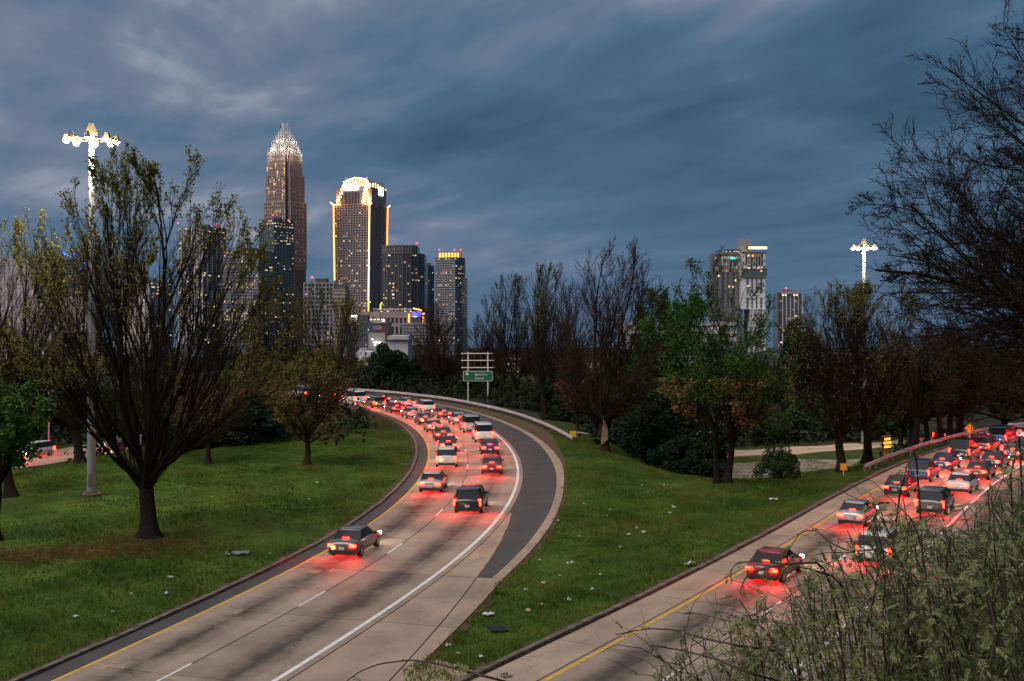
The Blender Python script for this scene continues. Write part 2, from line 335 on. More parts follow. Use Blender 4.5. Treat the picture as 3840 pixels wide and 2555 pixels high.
# left kerb of the straight road
RR = Ref([(-26, 4.5), (-12.4, 25.4), (-1.5, 42.4), (3.6, 50.3), (8.9, 58.6), (17.3, 72.6), (24.2, 84.8), (31.2, 96.4), (39.0, 108.6), (46.6, 119.0), (53.2, 127.2),
          (61, 135.0), (71, 143), (84, 151), (104, 160), (130, 168)], smooth=10)
def smooth(x, a, b):
    t = np.clip((x-a)/(b-a), 0, 1); return t*t*(3-2*t)
def land(X, Y):
    X = np.asarray(X, float); Y = np.asarray(Y, float); sh = X.shape; x, y = X.ravel(), Y.ravel()
    sl, ol = LR.coords(x, y); sr, orr = RR.coords(x, y)
    h = 0.10*np.sin(x*0.21+1.0)*np.sin(y*0.17)+0.07*np.sin(x*0.53+y*0.31)
    lawn = smooth(-ol, 5.5, 14); h = h*np.minimum(1, lawn+smooth(ol, 10, 16))
    h = h+0.35*lawn*(1-smooth(y, 70, 130))
    h = h-2.6*smooth(-x+0.18*(y-100), 40, 52)*smooth(y, 60, 100)*lawn      # falls to the far carriageway
    # east of the bend the land falls to a hollow
    fall = smooth(ol, 10.5, 24)*smooth(y, 88, 120)*smooth(x, 5, 17); h = h-3.2*fall*smooth(-orr, 1.5, 9)
    fall2 = smooth(ol, 12.5, 40)*smooth(y, 120, 190); h = h-0.6*fall2*smooth(-orr, 4, 30)
    # far land lies lower
    h = h-9.0*smooth(y, 230, 700)-0.026*np.maximum(0, y-250)
    # bank right of the straight road, and the abutment slope under the viewpoint
    h = h+3.0*smooth(orr, 14, 34)*(1-smooth(y, 150, 260))
    ab = smooth(orr, 12, 19)*np.clip(12.0-0.43*y, 0, 14); h = np.where(ab > 0.02, np.maximum(h, ab), h)
    # roads are level
    w = np.maximum(1-smooth(np.abs(ol-2.0), 7.6, 9.6), (1-smooth(np.abs(orr-5.0), 6.0, 8.5)))
    h = h*(1-w)-0.07*w
    return h.reshape(sh)
def land1(x, y): return float(land(np.array([x]), np.array([y]))[0])
def hit(u, v):
    """where the line of sight through photo pixel (u,v) meets the land"""
    y = np.arange(30, 420, 0.5); z = CAM_H-(v-HORIZON)/FPX*y; x = (u-CX)/FPX*y
    g = land(x, y); k = np.argmax(z <= g)
    if not (z <= g).any(): k = len(y)-1
    return float(x[k]), float(y[k]), float(g[k])
def ray(u, v, y): return ((u-CX)/FPX*y, y, CAM_H+(HORIZON-v)/FPX*y)
def build_ground():
    xs = np.unique(np.r_[np.arange(-75, 85, 1.4), np.linspace(-160, -75, 24), np.linspace(85, 180, 24), np.linspace(-1200, -160, 30), np.linspace(180, 1200, 30), [-9000, -5000, -2500, 2500, 5000, 9000]])
    ys = np.unique(np.r_[np.arange(-6, 240, 1.4), np.linspace(240, 420, 36), np.linspace(420, 1600, 40), [-300, -100, -40, 2500, 4000, 7000, 12000]])
    XX, YY = np.meshgrid(xs, ys); Z = land(XX, YY)
    V = np.stack([XX, YY, Z], -1).reshape(-1, 3); nx, ny = len(xs), len(ys)
    i = np.arange((ny-1)*(nx-1)); r, c = i//(nx-1), i % (nx-1); a = r*nx+c
    o = obj('ground', mesh_np('ground', V, np.stack([a, a+1, a+nx+1, a+nx], 1), M_grass, True)); tag(o, kind='structure')
    return o
GROUND = build_ground()

# ------------------------------------------------------------------ roads
def strip_mesh(name, ref, s0, s1, f0, f1, ztop, thick, mat, step=1.5, zf=None):
    n = max(1, int(math.ceil((s1-s0)/step))); V = []; F = []; UV = []
    for i in range(n+1):
        s = s0+(s1-s0)*i/n; a = f0(s) if callable(f0) else f0; b = f1(s) if callable(f1) else f1
        x0, y0 = ref.at(s, a); x1, y1 = ref.at(s, b)
        za = ztop if zf is None else ztop+land1(x0, y0); zb = ztop if zf is None else ztop+land1(x1, y1)
        V += [(x0, y0, za), (x1, y1, zb), (x1, y1, zb-thick), (x0, y0, za-thick)]
        hw = (b-a)/2; UV.append((-hw, s)); UV.append((hw, s))
    lu = []
    for i in range(n):
        p = 4*i; q = p+4; F += [(p, p+1, q+1, q), (p+1, p+2, q+2, q+1), (p+3, p, q, q+3)]
        t = 2*i; lu += [UV[t], UV[t+1], UV[t+3], UV[t+2], UV[t+1], UV[t+1], UV[t+3], UV[t+3], UV[t], UV[t], UV[t+2], UV[t+2]]
    F += [(0, 3, 2, 1), (4*n, 4*n+1, 4*n+2, 4*n+3)]; lu += [UV[0], UV[0], UV[1], UV[1], UV[2*n], UV[2*n+1], UV[2*n+1], UV[2*n]]
    me = mesh_from(name, V, F, mat); ul = me.uv_layers.new(name='UVMap')
    ul.data.foreach_set('uv', np.array(lu, np.float32).ravel()); return me
def strip(name, ref, s0, s1, f0, f1, ztop, thick, mat, parent=None, step=1.5, zf=None):
    return obj(name, strip_mesh(name, ref, s0, s1, f0, f1, ztop, thick, mat, step, zf), parent)
def build_roads():
    sE = LS(186)
    road = strip('curving_road', LR, 2, LR.len-1, lambda s: -4.9, lambda s: o_edge(s)-0.05, -0.035, 0.2, M_joint); tag(road, kind='structure')
    gap = 0.032; r = random.Random(4)
    # concrete lane slabs
    s = 3.0
    while s < LR.len-10:
        L_ = 9.1
        for f0, f1 in ((-3.95, 0.0), (0.0, lambda q: o_white(q)+0.45)):
            g1 = (lambda q, f=f1: (f(q) if callable(f) else f)-gap)
            strip('slab', LR, s+gap, s+L_-gap, f0+gap, g1, 0.0+r.uniform(-0.002, 0.002), 0.03, M_conc, road)
        if s+L_ <= LS(25):
            e1 = s+L_
            strip('shoulder_slab', LR, s+gap, e1-gap, lambda q: o_white(q)+0.45+gap, lambda q: o_ai(q)-gap, 0.0, 0.03, M_shoulder, road)
            strip('gutter_slab', LR, s+gap, e1-gap, lambda q: o_ai(q)+gap, lambda q: o_edge(q), 0.0, 0.03, M_shoulder, road)
        else:
            strip('gutter_slab', LR, s+gap, s+L_-gap, lambda q: o_asph(q)+0.01, lambda q: o_edge(q), 0.0, 0.03, M_shoulder, road)
        s += L_
    strip('shoulder_slab', LR, LS(24.0), LS(43), lambda q: o_white(q)+0.45+gap, lambda q: o_ai(q)-0.01, 0.0, 0.03, M_shoulder, road)
    # dark asphalt: outer shoulder with its cut end, inner gutter strip
    jag = random.Random(9)
    js = {}
    def ai_jag(q):
        k = round(q*1.3); js.setdefault(k, jag.uniform(-0.06, 0.06)); return o_ai(q)+js[k]
    strip('asphalt_patch', LR, LS(24.1), LS(43), ai_jag, lambda q: o_asph(q), 0.006, 0.03, M_asph, road, 0.7)
    strip('asphalt_shoulder', LR, LS(43.02), LR.len-6, lambda q: o_white(q)+0.46, lambda q: o_asph(q), 0.003, 0.03, M_asph, road)
    strip('asphalt_gutter', LR, 3, LR.len-6, -4.9, -3.96, 0.001, 0.03, M_asph, road)
    # paint
    strip('yellow_edge_line', LR, 3, LR.len-8, -3.88, -3.70, 0.0075, 0.003, M_yellow, road)
    strip('white_edge_line', LR, 3, LR.len-8, lambda q: o_white(q)-0.12, lambda q: o_white(q)+0.10, 0.0105, 0.003, M_white, road)
    for k in range(-2, 15):
        e = LS(7.3+12.19*k)
        if e-3 > 2 and e < LR.len-8: strip('lane_dash', LR, e-3.05, e, -0.10, 0.02, 0.0075, 0.003, M_white, road, 1.0)
    for (du, dv) in ((0.6, 0), (9.4, 0.6), (18, 0.7), (18.5, 1.6), (30, 0), (41, 0.3)):      # small repair patches of paler concrete
        strip('repair_patch', LR, LS(5+du), LS(5+du)+0.75, -3.55+dv*1.2, -2.9+dv*1.2, 0.0065, 0.003, M_shoulder, road)
    # kerb sections on the inside of the bend
    s = 3.0; r = random.Random(2)
    kerb = bpy.data.objects.new('curving_road_kerb', None); link(kerb); tag(kerb, kind='structure')
    while s < LS(112):
        L_ = r.uniform(2.6, 3.3); dz = r.uniform(-0.02, 0.02); do = r.uniform(-0.03, 0.03)
        strip('kerb_section', LR, s+0.012, s+L_-0.012, -5.16+do, -4.90+do, 0.13+dz, 0.32, M_kerb, kerb, 1.0); s += L_
    # straight road
    rr = strip('straight_road', RR, 14, RR.len-1, 0.0, lambda s: 12.6, -0.034, 0.2, M_joint); tag(rr, kind='structure')
    s = 15.0; r = random.Random(5)
    while s < RR.len-12:
        L_ = 9.1
        yo = lambda q: float(np.interp(q, [40, 90], [2.5, 1.8]))
        for f0, f1, m in ((0.05, lambda q: yo(q)-0.25, M_shoulder), (lambda q: yo(q)-0.25, lambda q: yo(q)+3.8, M_conc), (lambda q: yo(q)+3.8, lambda q: yo(q)+7.85, M_conc), (lambda q: yo(q)+7.85, 12.6, M_conc)):
            g0 = lambda q, f=f0: (f(q) if callable(f) else f)+gap
            g1 = lambda q, f=f1: (f(q) if callable(f) else f)-gap
            strip('slab', RR, s+gap, s+L_-gap, g0, g1, 0.003+r.uniform(-0.002, 0.002), 0.03, m, rr)
        s += L_
    yo = lambda q: float(np.interp(q, [40, 90], [2.5, 1.8]))
    strip('yellow_edge_line', RR, 15, RR.len-12, lambda q: yo(q)-0.09, lambda q: yo(q)+0.10, 0.0105, 0.003, M_yellow, rr)
    strip('white_edge_line', RR, 15, RR.len-12, lambda q: yo(q)+7.5, lambda q: yo(q)+7.68, 0.0105, 0.003, M_white, rr)
    sd = float(RR.coords([7.1], [43.1])[0][0])
    for k in range(-1, 12):
        e = sd+12.19*k; strip('lane_dash', RR, e-3.05, e, lambda q: yo(q)+3.72, lambda q: yo(q)+3.86, 0.0105, 0.003, M_white, rr, 1.0)
    kerb2 = bpy.data.objects.new('straight_road_kerb', None); link(kerb2); tag(kerb2, kind='structure')
    s = float(RR.coords([-1.5], [42.4])[0][0])-1; r = random.Random(3)
    while s < RR.len-20:
        L_ = r.uniform(2.6, 3.3); dz = r.uniform(-0.02, 0.02); do = r.uniform(-0.03, 0.03)
        strip('kerb_section', RR, s+0.012, s+L_-0.012, -0.26+do, 0.0+do, 0.14+dz, 0.32, M_kerb, kerb2, 1.0); s += L_
    # paved apron where the two roads part
    ap = MB()
    A = [LR.at(t, float(o_edge(t))-0.02) for t in np.linspace(LS(-20), LS(9.5), 12)]
    tip = RR.at(float(RR.coords([-1.2], [43.0])[0][0]), 0.03)
    B = [RR.at(t, 0.03) for t in np.linspace(float(RR.coords([-1.2], [43.0])[0][0]), 15, 8)]
    ap.plate(A+[(-3.0, 44.9), (-2.0, 44.0)]+B, -0.10, -0.012)
    a = ap.build('paved_apron', M_shoulder); a.data.uv_layers.new(name='UVMap'); tag(a, kind='structure')
    # verge of brown straw and soil beside the bend
    v = strip('dirt_verge', LR, LS(62), LS(178), lambda q: o_edge(q)-0.03, lambda q: o_edge(q)+float(np.interp(q-S0, [62, 80, 98, 178], [0.05, 0.9, 2.5, 2.8])), 0.035, 0.02, M_soil, None, 1.5, True); tag(v, kind='structure')
    jd = random.Random(14)
    def rag(a, b):
        d = {}
        return lambda q: d.setdefault(round(q*1.6), jd.uniform(a, b))
    tag(strip('kerbside_dirt', LR, 3, LS(112), rag(-5.95, -5.35), -5.13, 0.03, 0.02, M_soil, None, 0.6, True), kind='structure')
    tag(strip('kerbside_dirt', RR, float(RR.coords([-1.5], [42.4])[0][0]), RR.len-22, rag(-1.0, -0.45), -0.25, 0.03, 0.02, M_soil, None, 0.6, True), kind='structure')
    er = rag(0.10, 0.50); tag(strip('kerbside_dirt', LR, LS(9.5), LS(66), lambda q: o_edge(q)-0.06, lambda q: o_edge(q)+er(q), 0.02, 0.012, M_soil, None, 0.6, True), kind='structure')
    # far carriageway (left) and service road (right, in the hollow)
    FR = Ref([(-90, 60), (-66, 98), (-58, 118), (-50, 140), (-44, 162), (-42, 185)], smooth=14)
    f = strip('far_carriageway', FR, 2, FR.len-2, -4.5, 4.5, 0.10, 0.2, M_shoulder, None, 2.0, True); tag(f, kind='structure')
    SR = Ref([(19, 137.5), (24, 138.6), (30, 140), (45, 146.5), (60, 155), (75, 166), (90, 180)], smooth=14)
    f2 = strip('service_road', SR, 2, SR.len-2, -3.2, 3.2, 0.10, 0.2, M_shoulder, None, 2.0, True); tag(f2, kind='structure')
    g = MB()
    return FR, SR
FR, SR = build_roads()
def patch_sheet(name, poly, dz, mat, res=1.0):
    P = np.array(poly); x0, y0 = P.min(0); x1, y1 = P.max(0)
    X, Y = np.meshgrid(np.arange(x0, x1, res), np.arange(y0, y1, res)); ins = np.zeros(X.shape, bool)
    j = len(P)-1
    for i in range(len(P)):
        c = ((P[i, 1] > Y) != (P[j, 1] > Y)) & (X < (P[j, 0]-P[i, 0])*(Y-P[i, 1])/(P[j, 1]-P[i, 1]+1e-9)+P[i, 0]); ins ^= c; j = i
    Z = land(X, Y)+dz; ny, nx = X.shape; idx = np.arange(nx*ny).reshape(ny, nx)
    m = ins[:-1, :-1] & ins[1:, :-1] & ins[:-1, 1:] & ins[1:, 1:]
    F = np.stack([idx[:-1, :-1][m], idx[:-1, 1:][m], idx[1:, 1:][m], idx[1:, :-1][m]], 1)
    return tag(obj(name, mesh_np(name, np.stack([X, Y, Z], -1).reshape(-1, 3), F, mat, True)), kind='structure')
patch_sheet('gravel_yard', [(17, 122), (22, 117), (28, 116), (31, 121), (38, 125), (42, 133), (34, 134), (24, 129), (16, 128)], 0.05, M_gravel, 0.5)

# ------------------------------------------------------------------ trees
def tubes(polys, sides):
    """polys: list of (points, radii) all with the same number of points"""
    P = np.array([p for p, r in polys], float); R = np.array([r for p, r in polys], float); M, n, _ = P.shape
    T = np.empty_like(P); T[:, 1:-1] = P[:, 2:]-P[:, :-2]; T[:, 0] = P[:, 1]-P[:, 0]; T[:, -1] = P[:, -1]-P[:, -2]
    T /= np.linalg.norm(T, axis=2, keepdims=True)+1e-9
    ref = np.where(np.abs(T[:, :1, 2:3]) > 0.9, np.array([1., 0, 0]), np.array([0, 0, 1.])); ref = np.broadcast_to(ref, T.shape)
    U = np.cross(T, ref); U /= np.linalg.norm(U, axis=2, keepdims=True)+1e-9; W = np.cross(T, U)
    a = np.arange(sides)*2*pi/sides
    V = P[:, :, None]+R[:, :, None, None]*(U[:, :, None]*np.cos(a)[:, None]+W[:, :, None]*np.sin(a)[:, None])
    base = (np.arange(M)[:, None, None]*n+np.arange(n-1)[None, :, None])*sides; k = np.arange(sides)[None, None]; k2 = (k+1) % sides
    F = np.stack([base+k, base+k2, base+sides+k2, base+sides+k], -1).reshape(-1, 4)
    return V.reshape(-1, 3), F
def join(parts):
    Vs, Fs, b = [], [], 0
    for V, F in parts: Vs.append(V); Fs.append(F+b); b += len(V)
    return np.concatenate(Vs), np.concatenate(Fs)
def leaf_quads(P, size, rg, up=0.0, fold=True):
    """small pointed leaf blades (one folded rhombus each) at points P"""
    n = len(P); d = rg.normal(size=(n, 3)); d[:, 2] += up; d /= np.linalg.norm(d, axis=1)[:, None]
    e = np.cross(d, rg.normal(size=(n, 3))); e /= np.linalg.norm(e, axis=1)[:, None]+1e-9; nn = np.cross(d, e)
    s = (size*rg.uniform(0.6, 1.35, n))[:, None]
    V = np.stack([P-d*s*0.5, P+e*s*0.34+nn*s*0.08, P+d*s*0.55, P-e*s*0.34+nn*s*0.08], 1).reshape(-1, 3)
    return V, np.arange(4*n).reshape(-1, 4)
class TreeGen:
    def __init__(s, seed, H, R, fork, r0, limbs=9, spread=(8, 48), zc=None, up=0.16, counts=(9, 8, 7), lens=(0.55, 0.5, 0.5), ang=(22, 42), wig=0.12, squash=0.0, sub_up=None, droop=0.0, trunks=None, env_p=2.2, lean=(0, 0), rk=0.55, low=0, lk=1.0, azr=None, t0=0.22):
        s.lk = lk; s.t0 = t0; s.r = random.Random(seed); s.H, s.R = H, R; s.zc = zc if zc else H*0.6; s.levels = {0: [], 1: [], 2: [], 3: [], 4: []}; s.tips = []
        s.ph = [s.r.uniform(0, 6.28) for _ in range(4)]; s.up, s.counts, s.lens, s.ang, s.wig = up, counts, lens, ang, wig; s.env_p = env_p
        s.sub_up = up if sub_up is None else sub_up; s.droop = droop; s.fork = fork; s.rk = rk
        r = s.r
        stems = trunks or [((0, 0, 0), (lean[0], lean[1], 1), fork, r0)]
        for st, dr, fk, rr in stems:
            p = [st]; d = Vector(dr).normalized(); n = 7; rad = [rr*1.75]
            for i in range(1, n):
                d = (d+Vector((r.gauss(0, .05), r.gauss(0, .05), 0.03))).normalized(); q = Vector(p[-1])+d*(fk/(n-1)); p.append(tuple(q)); rad.append(rr*(1.16 if i == 1 else 1.0-0.25*i/(n-1)))
            s.levels[0].append((p, rad)); nl = max(3, limbs//len(stems)); a0 = r.uniform(0, 6.28)
            for i in range(nl):
                t = r.uniform(0.72, 1.0) if i > 1 else 1.0; k = t*(n-1); j = min(n-2, int(k)); b = Vector(p[j]).lerp(Vector(p[j+1]), k-j)
                az = (a0+2*pi*i*0.618034) if not azr or i % 4 == 0 else r.uniform(*azr); th = radians(spread[0]+(spread[1]-spread[0])*((i+0.5)/nl)**0.85+r.uniform(-4, 4))
                dd = (Vector((cos(az)*sin(th), sin(az)*sin(th), cos(th)))+d*0.25).normalized()
                s.limb(b, dd, rr*r.uniform(0.26, 0.42)*s.lk, s.up*r.uniform(0.6, 1.3))
            if low:
                for i in range(low):
                    b = Vector(p[3+r.randrange(2)]); az = r.uniform(0, 6.28); s.limb(b, Vector((cos(az), sin(az), 0.25)).normalized(), rr*0.3, s.up*0.5)
    def env(s, p):
        a = atan2(p.y, p.x); k = 1+0.06*sin(2*a+s.ph[0])+0.06*sin(3*a+s.ph[1]+p.z*0.3)+0.06*sin(5*a+s.ph[2]+p.z*0.2)
        top = s.H-s.zc if p.z > s.zc else s.zc*0.98
        q = (hypot(p.x, p.y)/(s.R*k))**s.env_p+(abs(p.z-s.zc)/(top*(1+0.08*sin(4*a+s.ph[3]))))**s.env_p
        return q < 1
    def run(s, b, d, L, r0, r1, n, up, wig):
        # shorten to the crown outline
        t = 1.0
        for _ in range(4):
            if s.env(b+d*(L*t)+Vector((0, 0, up*L*t*0.5))): break
            t *= 0.72
        L *= t; pts = [tuple(b)]; rad = [r0]; r = s.r; p = Vector(b); d = Vector(d); k = L/(n-1)
        for i in range(1, n):
            d = d+Vector((r.gauss(0, wig), r.gauss(0, wig), r.gauss(0, wig*0.6)+up)); d.normalize(); p = p+d*k
            if not s.env(p): k *= 0.4
            pts.append(tuple(p)); rad.append(r0+(r1-r0)*i/(n-1))
        return pts, rad, L
    def split(s, d, lo, hi):
        a = radians(s.r.uniform(lo, hi)); u = d.orthogonal().normalized(); v = d.cross(u); t = s.r.uniform(0, 6.28)
        return (d*cos(a)+(u*cos(t)+v*sin(t))*sin(a)).normalized()
    def limb(s, b, d, r0, up):
        # reach of the limb: out to the crown outline
        L = 1.0
        while s.env(b+d*L+Vector((0, 0, up*L*0.7))) and L < s.H*1.3: L += 0.5
        pts, rad, L = s.run(b, d, max(2.0, L), r0, r0*0.18, 9, up, s.wig); s.levels[1].append((pts, rad)); s.kids(pts, rad, L, 0, s.sub_up)
    def kids(s, pts, rad, L, lev, up):
        if lev >= 3: s.tips.append(pts); return
        n = s.counts[lev]; m = len(pts); r = s.r
        for i in range(n):
            tb = s.t0 if lev == 0 else 0.22; t = tb+(0.98-tb)*(i+r.uniform(0, 0.9))/n; k = t*(m-1); j = min(m-2, int(k)); b = Vector(pts[j]).lerp(Vector(pts[j+1]), k-j)
            d = (Vector(pts[j+1])-Vector(pts[j])).normalized(); rr = rad[j]+(rad[j+1]-rad[j])*(k-j)
            dd = s.split(d, *s.ang); ll = L*s.lens[lev]*r.uniform(0.6, 1.15)*(1.05-0.5*t)
            np_ = (6, 4, 2)[lev]; r0 = max(0.017, rr*s.rk); q, rd, l2 = s.run(b, dd, ll, r0, max(0.010, r0*0.22), np_, up-s.droop*(lev == 2), s.wig*1.1)
            s.levels[lev+2].append((q, rd)); s.kids(q, rd, l2, lev+1, up)
    def wood(s): return join([tubes(s.levels[0], 10), tubes(s.levels[1], 7), tubes(s.levels[2], 5)])
    def twigs(s): return join([tubes(s.levels[3], 3), tubes(s.levels[4], 3)])
    def tip_points(s, n, rg, zmin=-1.0, zmax=1e9, jit=0.12, shell=0.0):
        T = np.array([t for t in s.tips], float); i = rg.integers(0, len(T), n*4); k = rg.uniform(0.45, 1.0, n*4)*(T.shape[1]-1); j = np.minimum(T.shape[1]-2, k.astype(int)); f = (k-j)[:, None]
        P = T[i, j]*(1-f)+T[i, j+1]*f+rg.normal(size=(n*4, 3))*jit; P = P[(P[:, 2] > zmin) & (P[:, 2] < zmax)]
        if shell:
            q = (np.hypot(P[:, 0], P[:, 1])/s.R)**2+((P[:, 2]-s.zc)/np.where(P[:, 2] > s.zc, s.H-s.zc, s.zc))**2; P = P[q > shell*rg.uniform(0.6, 1.3, len(P))]
        return P[:n]
def tree_obj(gen, name, loc, rz, wood_m, twig_m, leaves):
    """leaves: list of (points, size, material, up)"""
    o = empty(name, loc, rz); rg = np.random.default_rng(3)
    V, F = gen.wood(); obj('trunk', mesh_np('trunk', V, F, wood_m, True), o)
    V, F = gen.twigs(); obj('twigs', mesh_np('twigs', V, F, twig_m, True), o)
    for k, (P, size, m, up) in enumerate(leaves):
        if len(P) == 0: continue
        V, F = leaf_quads(P, size, rg, up); c = obj('crown' if k == 0 else 'leaf_tufts', mesh_np('crown', V, F, m), o)
        if k: tag(c, kind='stuff')
    return o
def place(src, used, loc, rz, s, label, group=None, cat='tree', name=None):
    o = src if not used.get(src.name) else copy_tree(src)
    used[src.name] = True
    o.location = loc; o.rotation_euler = (0, 0, rz); o.scale = s if hasattr(s, '__len__') else (s, s, s); return tag(o, label, cat, group)
USED = {}
rg = np.random.default_rng(11)
def base(u, v): x, y, z = hit(u, v); return (x, y, z-0.05)
def at(u, y):
    x = (u-CX)/FPX*y; return (x, y, land1(x, y)-0.05)

def build_trees():
    G = 'leafing trees on the lawn'
    # the big vase-shaped tree on the lawn
    g = TreeGen(211, 23.4, 8.8, 3.7, 0.52, limbs=14, spread=(4, 76), zc=12.4, up=0.085, counts=(10, 8, 8), lens=(0.86, 0.50, 0.42), ang=(11, 30), wig=0.085, sub_up=0.09, low=1, lk=1.1, env_p=2.6, t0=0.07, rk=0.62)
    big = tree_obj(g, 'lawn_tree', (0, 0, 0), 0, M_bark, M_twig, [(g.tip_points(14000, rg, 9.0, shell=0.55), 0.18, L_spring, 0.3), (g.tip_points(1500, rg, 6, 14, shell=0.7), 0.18, L_green, 0.2)])
    place(big, USED, base(557, 2020), 3.9, 1, 'large dark vase-shaped tree on the lawn with a stout forked trunk', G)
    # second vase tree, shared
    g = TreeGen(322, 22.0, 7.6, 3.4, 0.42, limbs=12, spread=(4, 62), zc=12.0, up=0.09, counts=(9, 8, 7), lens=(0.84, 0.50, 0.44), ang=(10, 28), wig=0.08, sub_up=0.10, lk=1.1, env_p=2.6, t0=0.08, rk=0.6)
    v2 = tree_obj(g, 'vase_tree', (0, 0, 0), 0, M_bark, M_twig, [(g.tip_points(8500, rg, 8.5, shell=0.45), 0.19, L_spring, 0.3)])
    place(v2, USED, at(40, 84), 1.0, 0.97, 'yellow-green vase-shaped tree at the left edge of the lawn', G)
    place(v2, USED, at(300, 104), 2.6, 1.02, 'vase-shaped tree standing behind the tall light mast', G)
    place(v2, USED, at(1225, 138), 4.0, (0.80, 0.80, 0.82), 'pale bare tree rising behind the golden tree beside the bend', G)
    place(v2, USED, at(1040, 150), 0.7, (0.85, 0.85, 0.8), 'sparse tree in front of the glass tower with the golden strip', G)
    # leafy tree cut by the left edge
    g = TreeGen(5, 11.5, 5.6, 3.6, 0.34, limbs=8, spread=(18, 80), zc=7.2, up=0.05, counts=(8, 7, 6), lens=(0.45, 0.45, 0.5), ang=(20, 45), wig=0.09, droop=0.05)
    lf = tree_obj(g, 'green_leafed_tree', (0, 0, 0), 0, M_bark, M_twig, [(g.tip_points(9000, rg, 2.5, jit=0.2), 0.24, L_green, 0)])
    x, y, z = base(-10, 2032); place(lf, USED, (x-0.2, y, z), 0.3, 1, 'fresh green leafy tree cut by the left edge of the picture', G)
    # small golden tree beside the bend
    g = TreeGen(8, 12.0, 5.4, 2.6, 0.30, limbs=12, spread=(14, 78), zc=6.8, up=0.05, counts=(9, 7, 6), lens=(0.45, 0.45, 0.5), ang=(18, 42), wig=0.10)
    sm = tree_obj(g, 'golden_tree', (0, 0, 0), 0, M_barkb, M_twigr, [(g.tip_points(8000, rg, 1.5, jit=0.2), 0.20, L_gold, 0), (g.tip_points(900, rg, 8.0, jit=0.2), 0.2, L_green, 0)])
    place(sm, USED, base(1152, 1745), 0.2, 1, 'small dark tree with golden leaves on the lawn beside the bend', G)
    place(sm, USED, base(782, 1742), 2.2, (0.9, 0.9, 0.95), 'small tree with a pale trunk half hidden behind the large lawn tree', G)
    place(sm, USED, at(620, 122), 3.9, (1.1, 1.1, 0.9), 'brownish tree behind the trunk of the large lawn tree')
    place(sm, USED, at(1000, 128), 1.2, (1.1, 1.1, 0.95), 'dense brown tree between the large lawn tree and the bend')
    # red-brown twiggy trees
    g = TreeGen(416, 21.5, 7.4, 3.2, 0.42, limbs=16, spread=(3, 92), zc=11.2, up=0.10, counts=(11, 10, 8), lens=(0.78, 0.48, 0.46), ang=(14, 36), wig=0.09, sub_up=0.09, lk=1.1, env_p=2.6, t0=0.10)
    br = tree_obj(g, 'twiggy_tree', (0, 0, 0), 0, M_barkb, M_twigr, [(g.tip_points(4500, rg, 4.0), 0.16, L_bud, 0.3)])
    place(br, USED, base(2268, 1692), 6.24, 1.04, 'large red-brown twiggy tree with torn pale bark beside the guardrail end', 'bare trees behind the guardrail')
    tx, ty, tz = base(2268, 1692)
    sc = MB()
    for k in range(5): sc.bar((-0.30+0.13*k, -0.46-0.03*(k % 2), 0.75+0.1*k), (-0.25+0.12*k, -0.45, 2.5+0.35*((k*3) % 4)), 0.085, 5, 0.03)
    sc.build('torn_bark', plain('bare_wood', (0.34, 0.22, 0.14), 0.8, var=0.3, scale=5), br)
    place(br, USED, at(1655, 206), 2.2, (1.05, 1.05, 0.80), 'brown bare tree behind the guardrail left of the green sign', 'bare trees behind the guardrail')
    place(br, USED, at(1830, 240), 3.4, (0.75, 0.75, 0.72), 'reddish-tipped tree directly behind the green sign', 'bare trees behind the guardrail')
    place(br, USED, at(2120, 170), 5.0, (0.8, 0.8, 0.92), 'brown tree filling the gap behind the large twiggy tree', 'bare trees behind the guardrail')
    # slender two-stemmed trees right of the sign
    g = TreeGen(19, 21.0, 5.4, 5.0, 0.28, limbs=20, spread=(3, 46), zc=12.0, up=0.085, counts=(11, 8, 6), lens=(0.46, 0.50, 0.5), ang=(12, 30), wig=0.07,
                trunks=[((-0.5, 0, 0), (-0.05, 0, 1), 4.0, 0.26), ((0.6, 0.2, 0), (0.12, 0, 1), 3.4, 0.28)], sub_up=0.15)
    sl = tree_obj(g, 'slender_tree', (0, 0, 0), 0, M_bark, M_twig, [(g.tip_points(2200, rg, 12.0), 0.18, L_spring, 0.3)])
    place(sl, USED, base(1915, 1529), 0, 1, 'slender two-stemmed bare tree just right of the green sign', 'bare trees behind the guardrail')
    place(sl, USED, base(2045, 1566), 1.7, (1.0, 1.0, 1.04), 'slender bare tree between the green sign and the large twiggy tree', 'bare trees behind the guardrail')
    # small rust-leaved tree
    g = TreeGen(23, 7.6, 3.4, 2.6, 0.20, limbs=8, spread=(20, 70), zc=5.0, up=0.04, counts=(7, 6, 5), lens=(0.45, 0.45, 0.5), ang=(20, 45), wig=0.1)
    rt = tree_obj(g, 'rust_tree', (0, 0, 0), 0, M_barkb, M_twigr, [(g.tip_points(4200, rg, 2.0, jit=0.2), 0.2, L_rust, 0)])
    place(rt, USED, base(2166, 1615), 0, 1, 'small rust-leaved tree just behind the guardrail end')
    # bright green leafy tree
    g = TreeGen(40, 21.5, 6.4, 6.0, 0.38, limbs=16, spread=(8, 80), zc=14.5, up=0.05, counts=(8, 7, 6), lens=(0.45, 0.45, 0.5), ang=(20, 45), wig=0.10)
    P = g.tip_points(28000, rg, 6.0, jit=0.28)
    gr = tree_obj(g, 'bright_green_tree', (0, 0, 0), 0, M_bark, M_twigd, [(P, 0.33, L_bright, 0)])
    place(gr, USED, at(2500, 138), 0.5, (1.1, 1.1, 1.17), 'bright green tree in full leaf behind the brown twiggy tree')
    place(gr, USED, at(2400, 172), 2.4, (0.95, 0.95, 0.72), 'dark green tree low behind the bright green one')
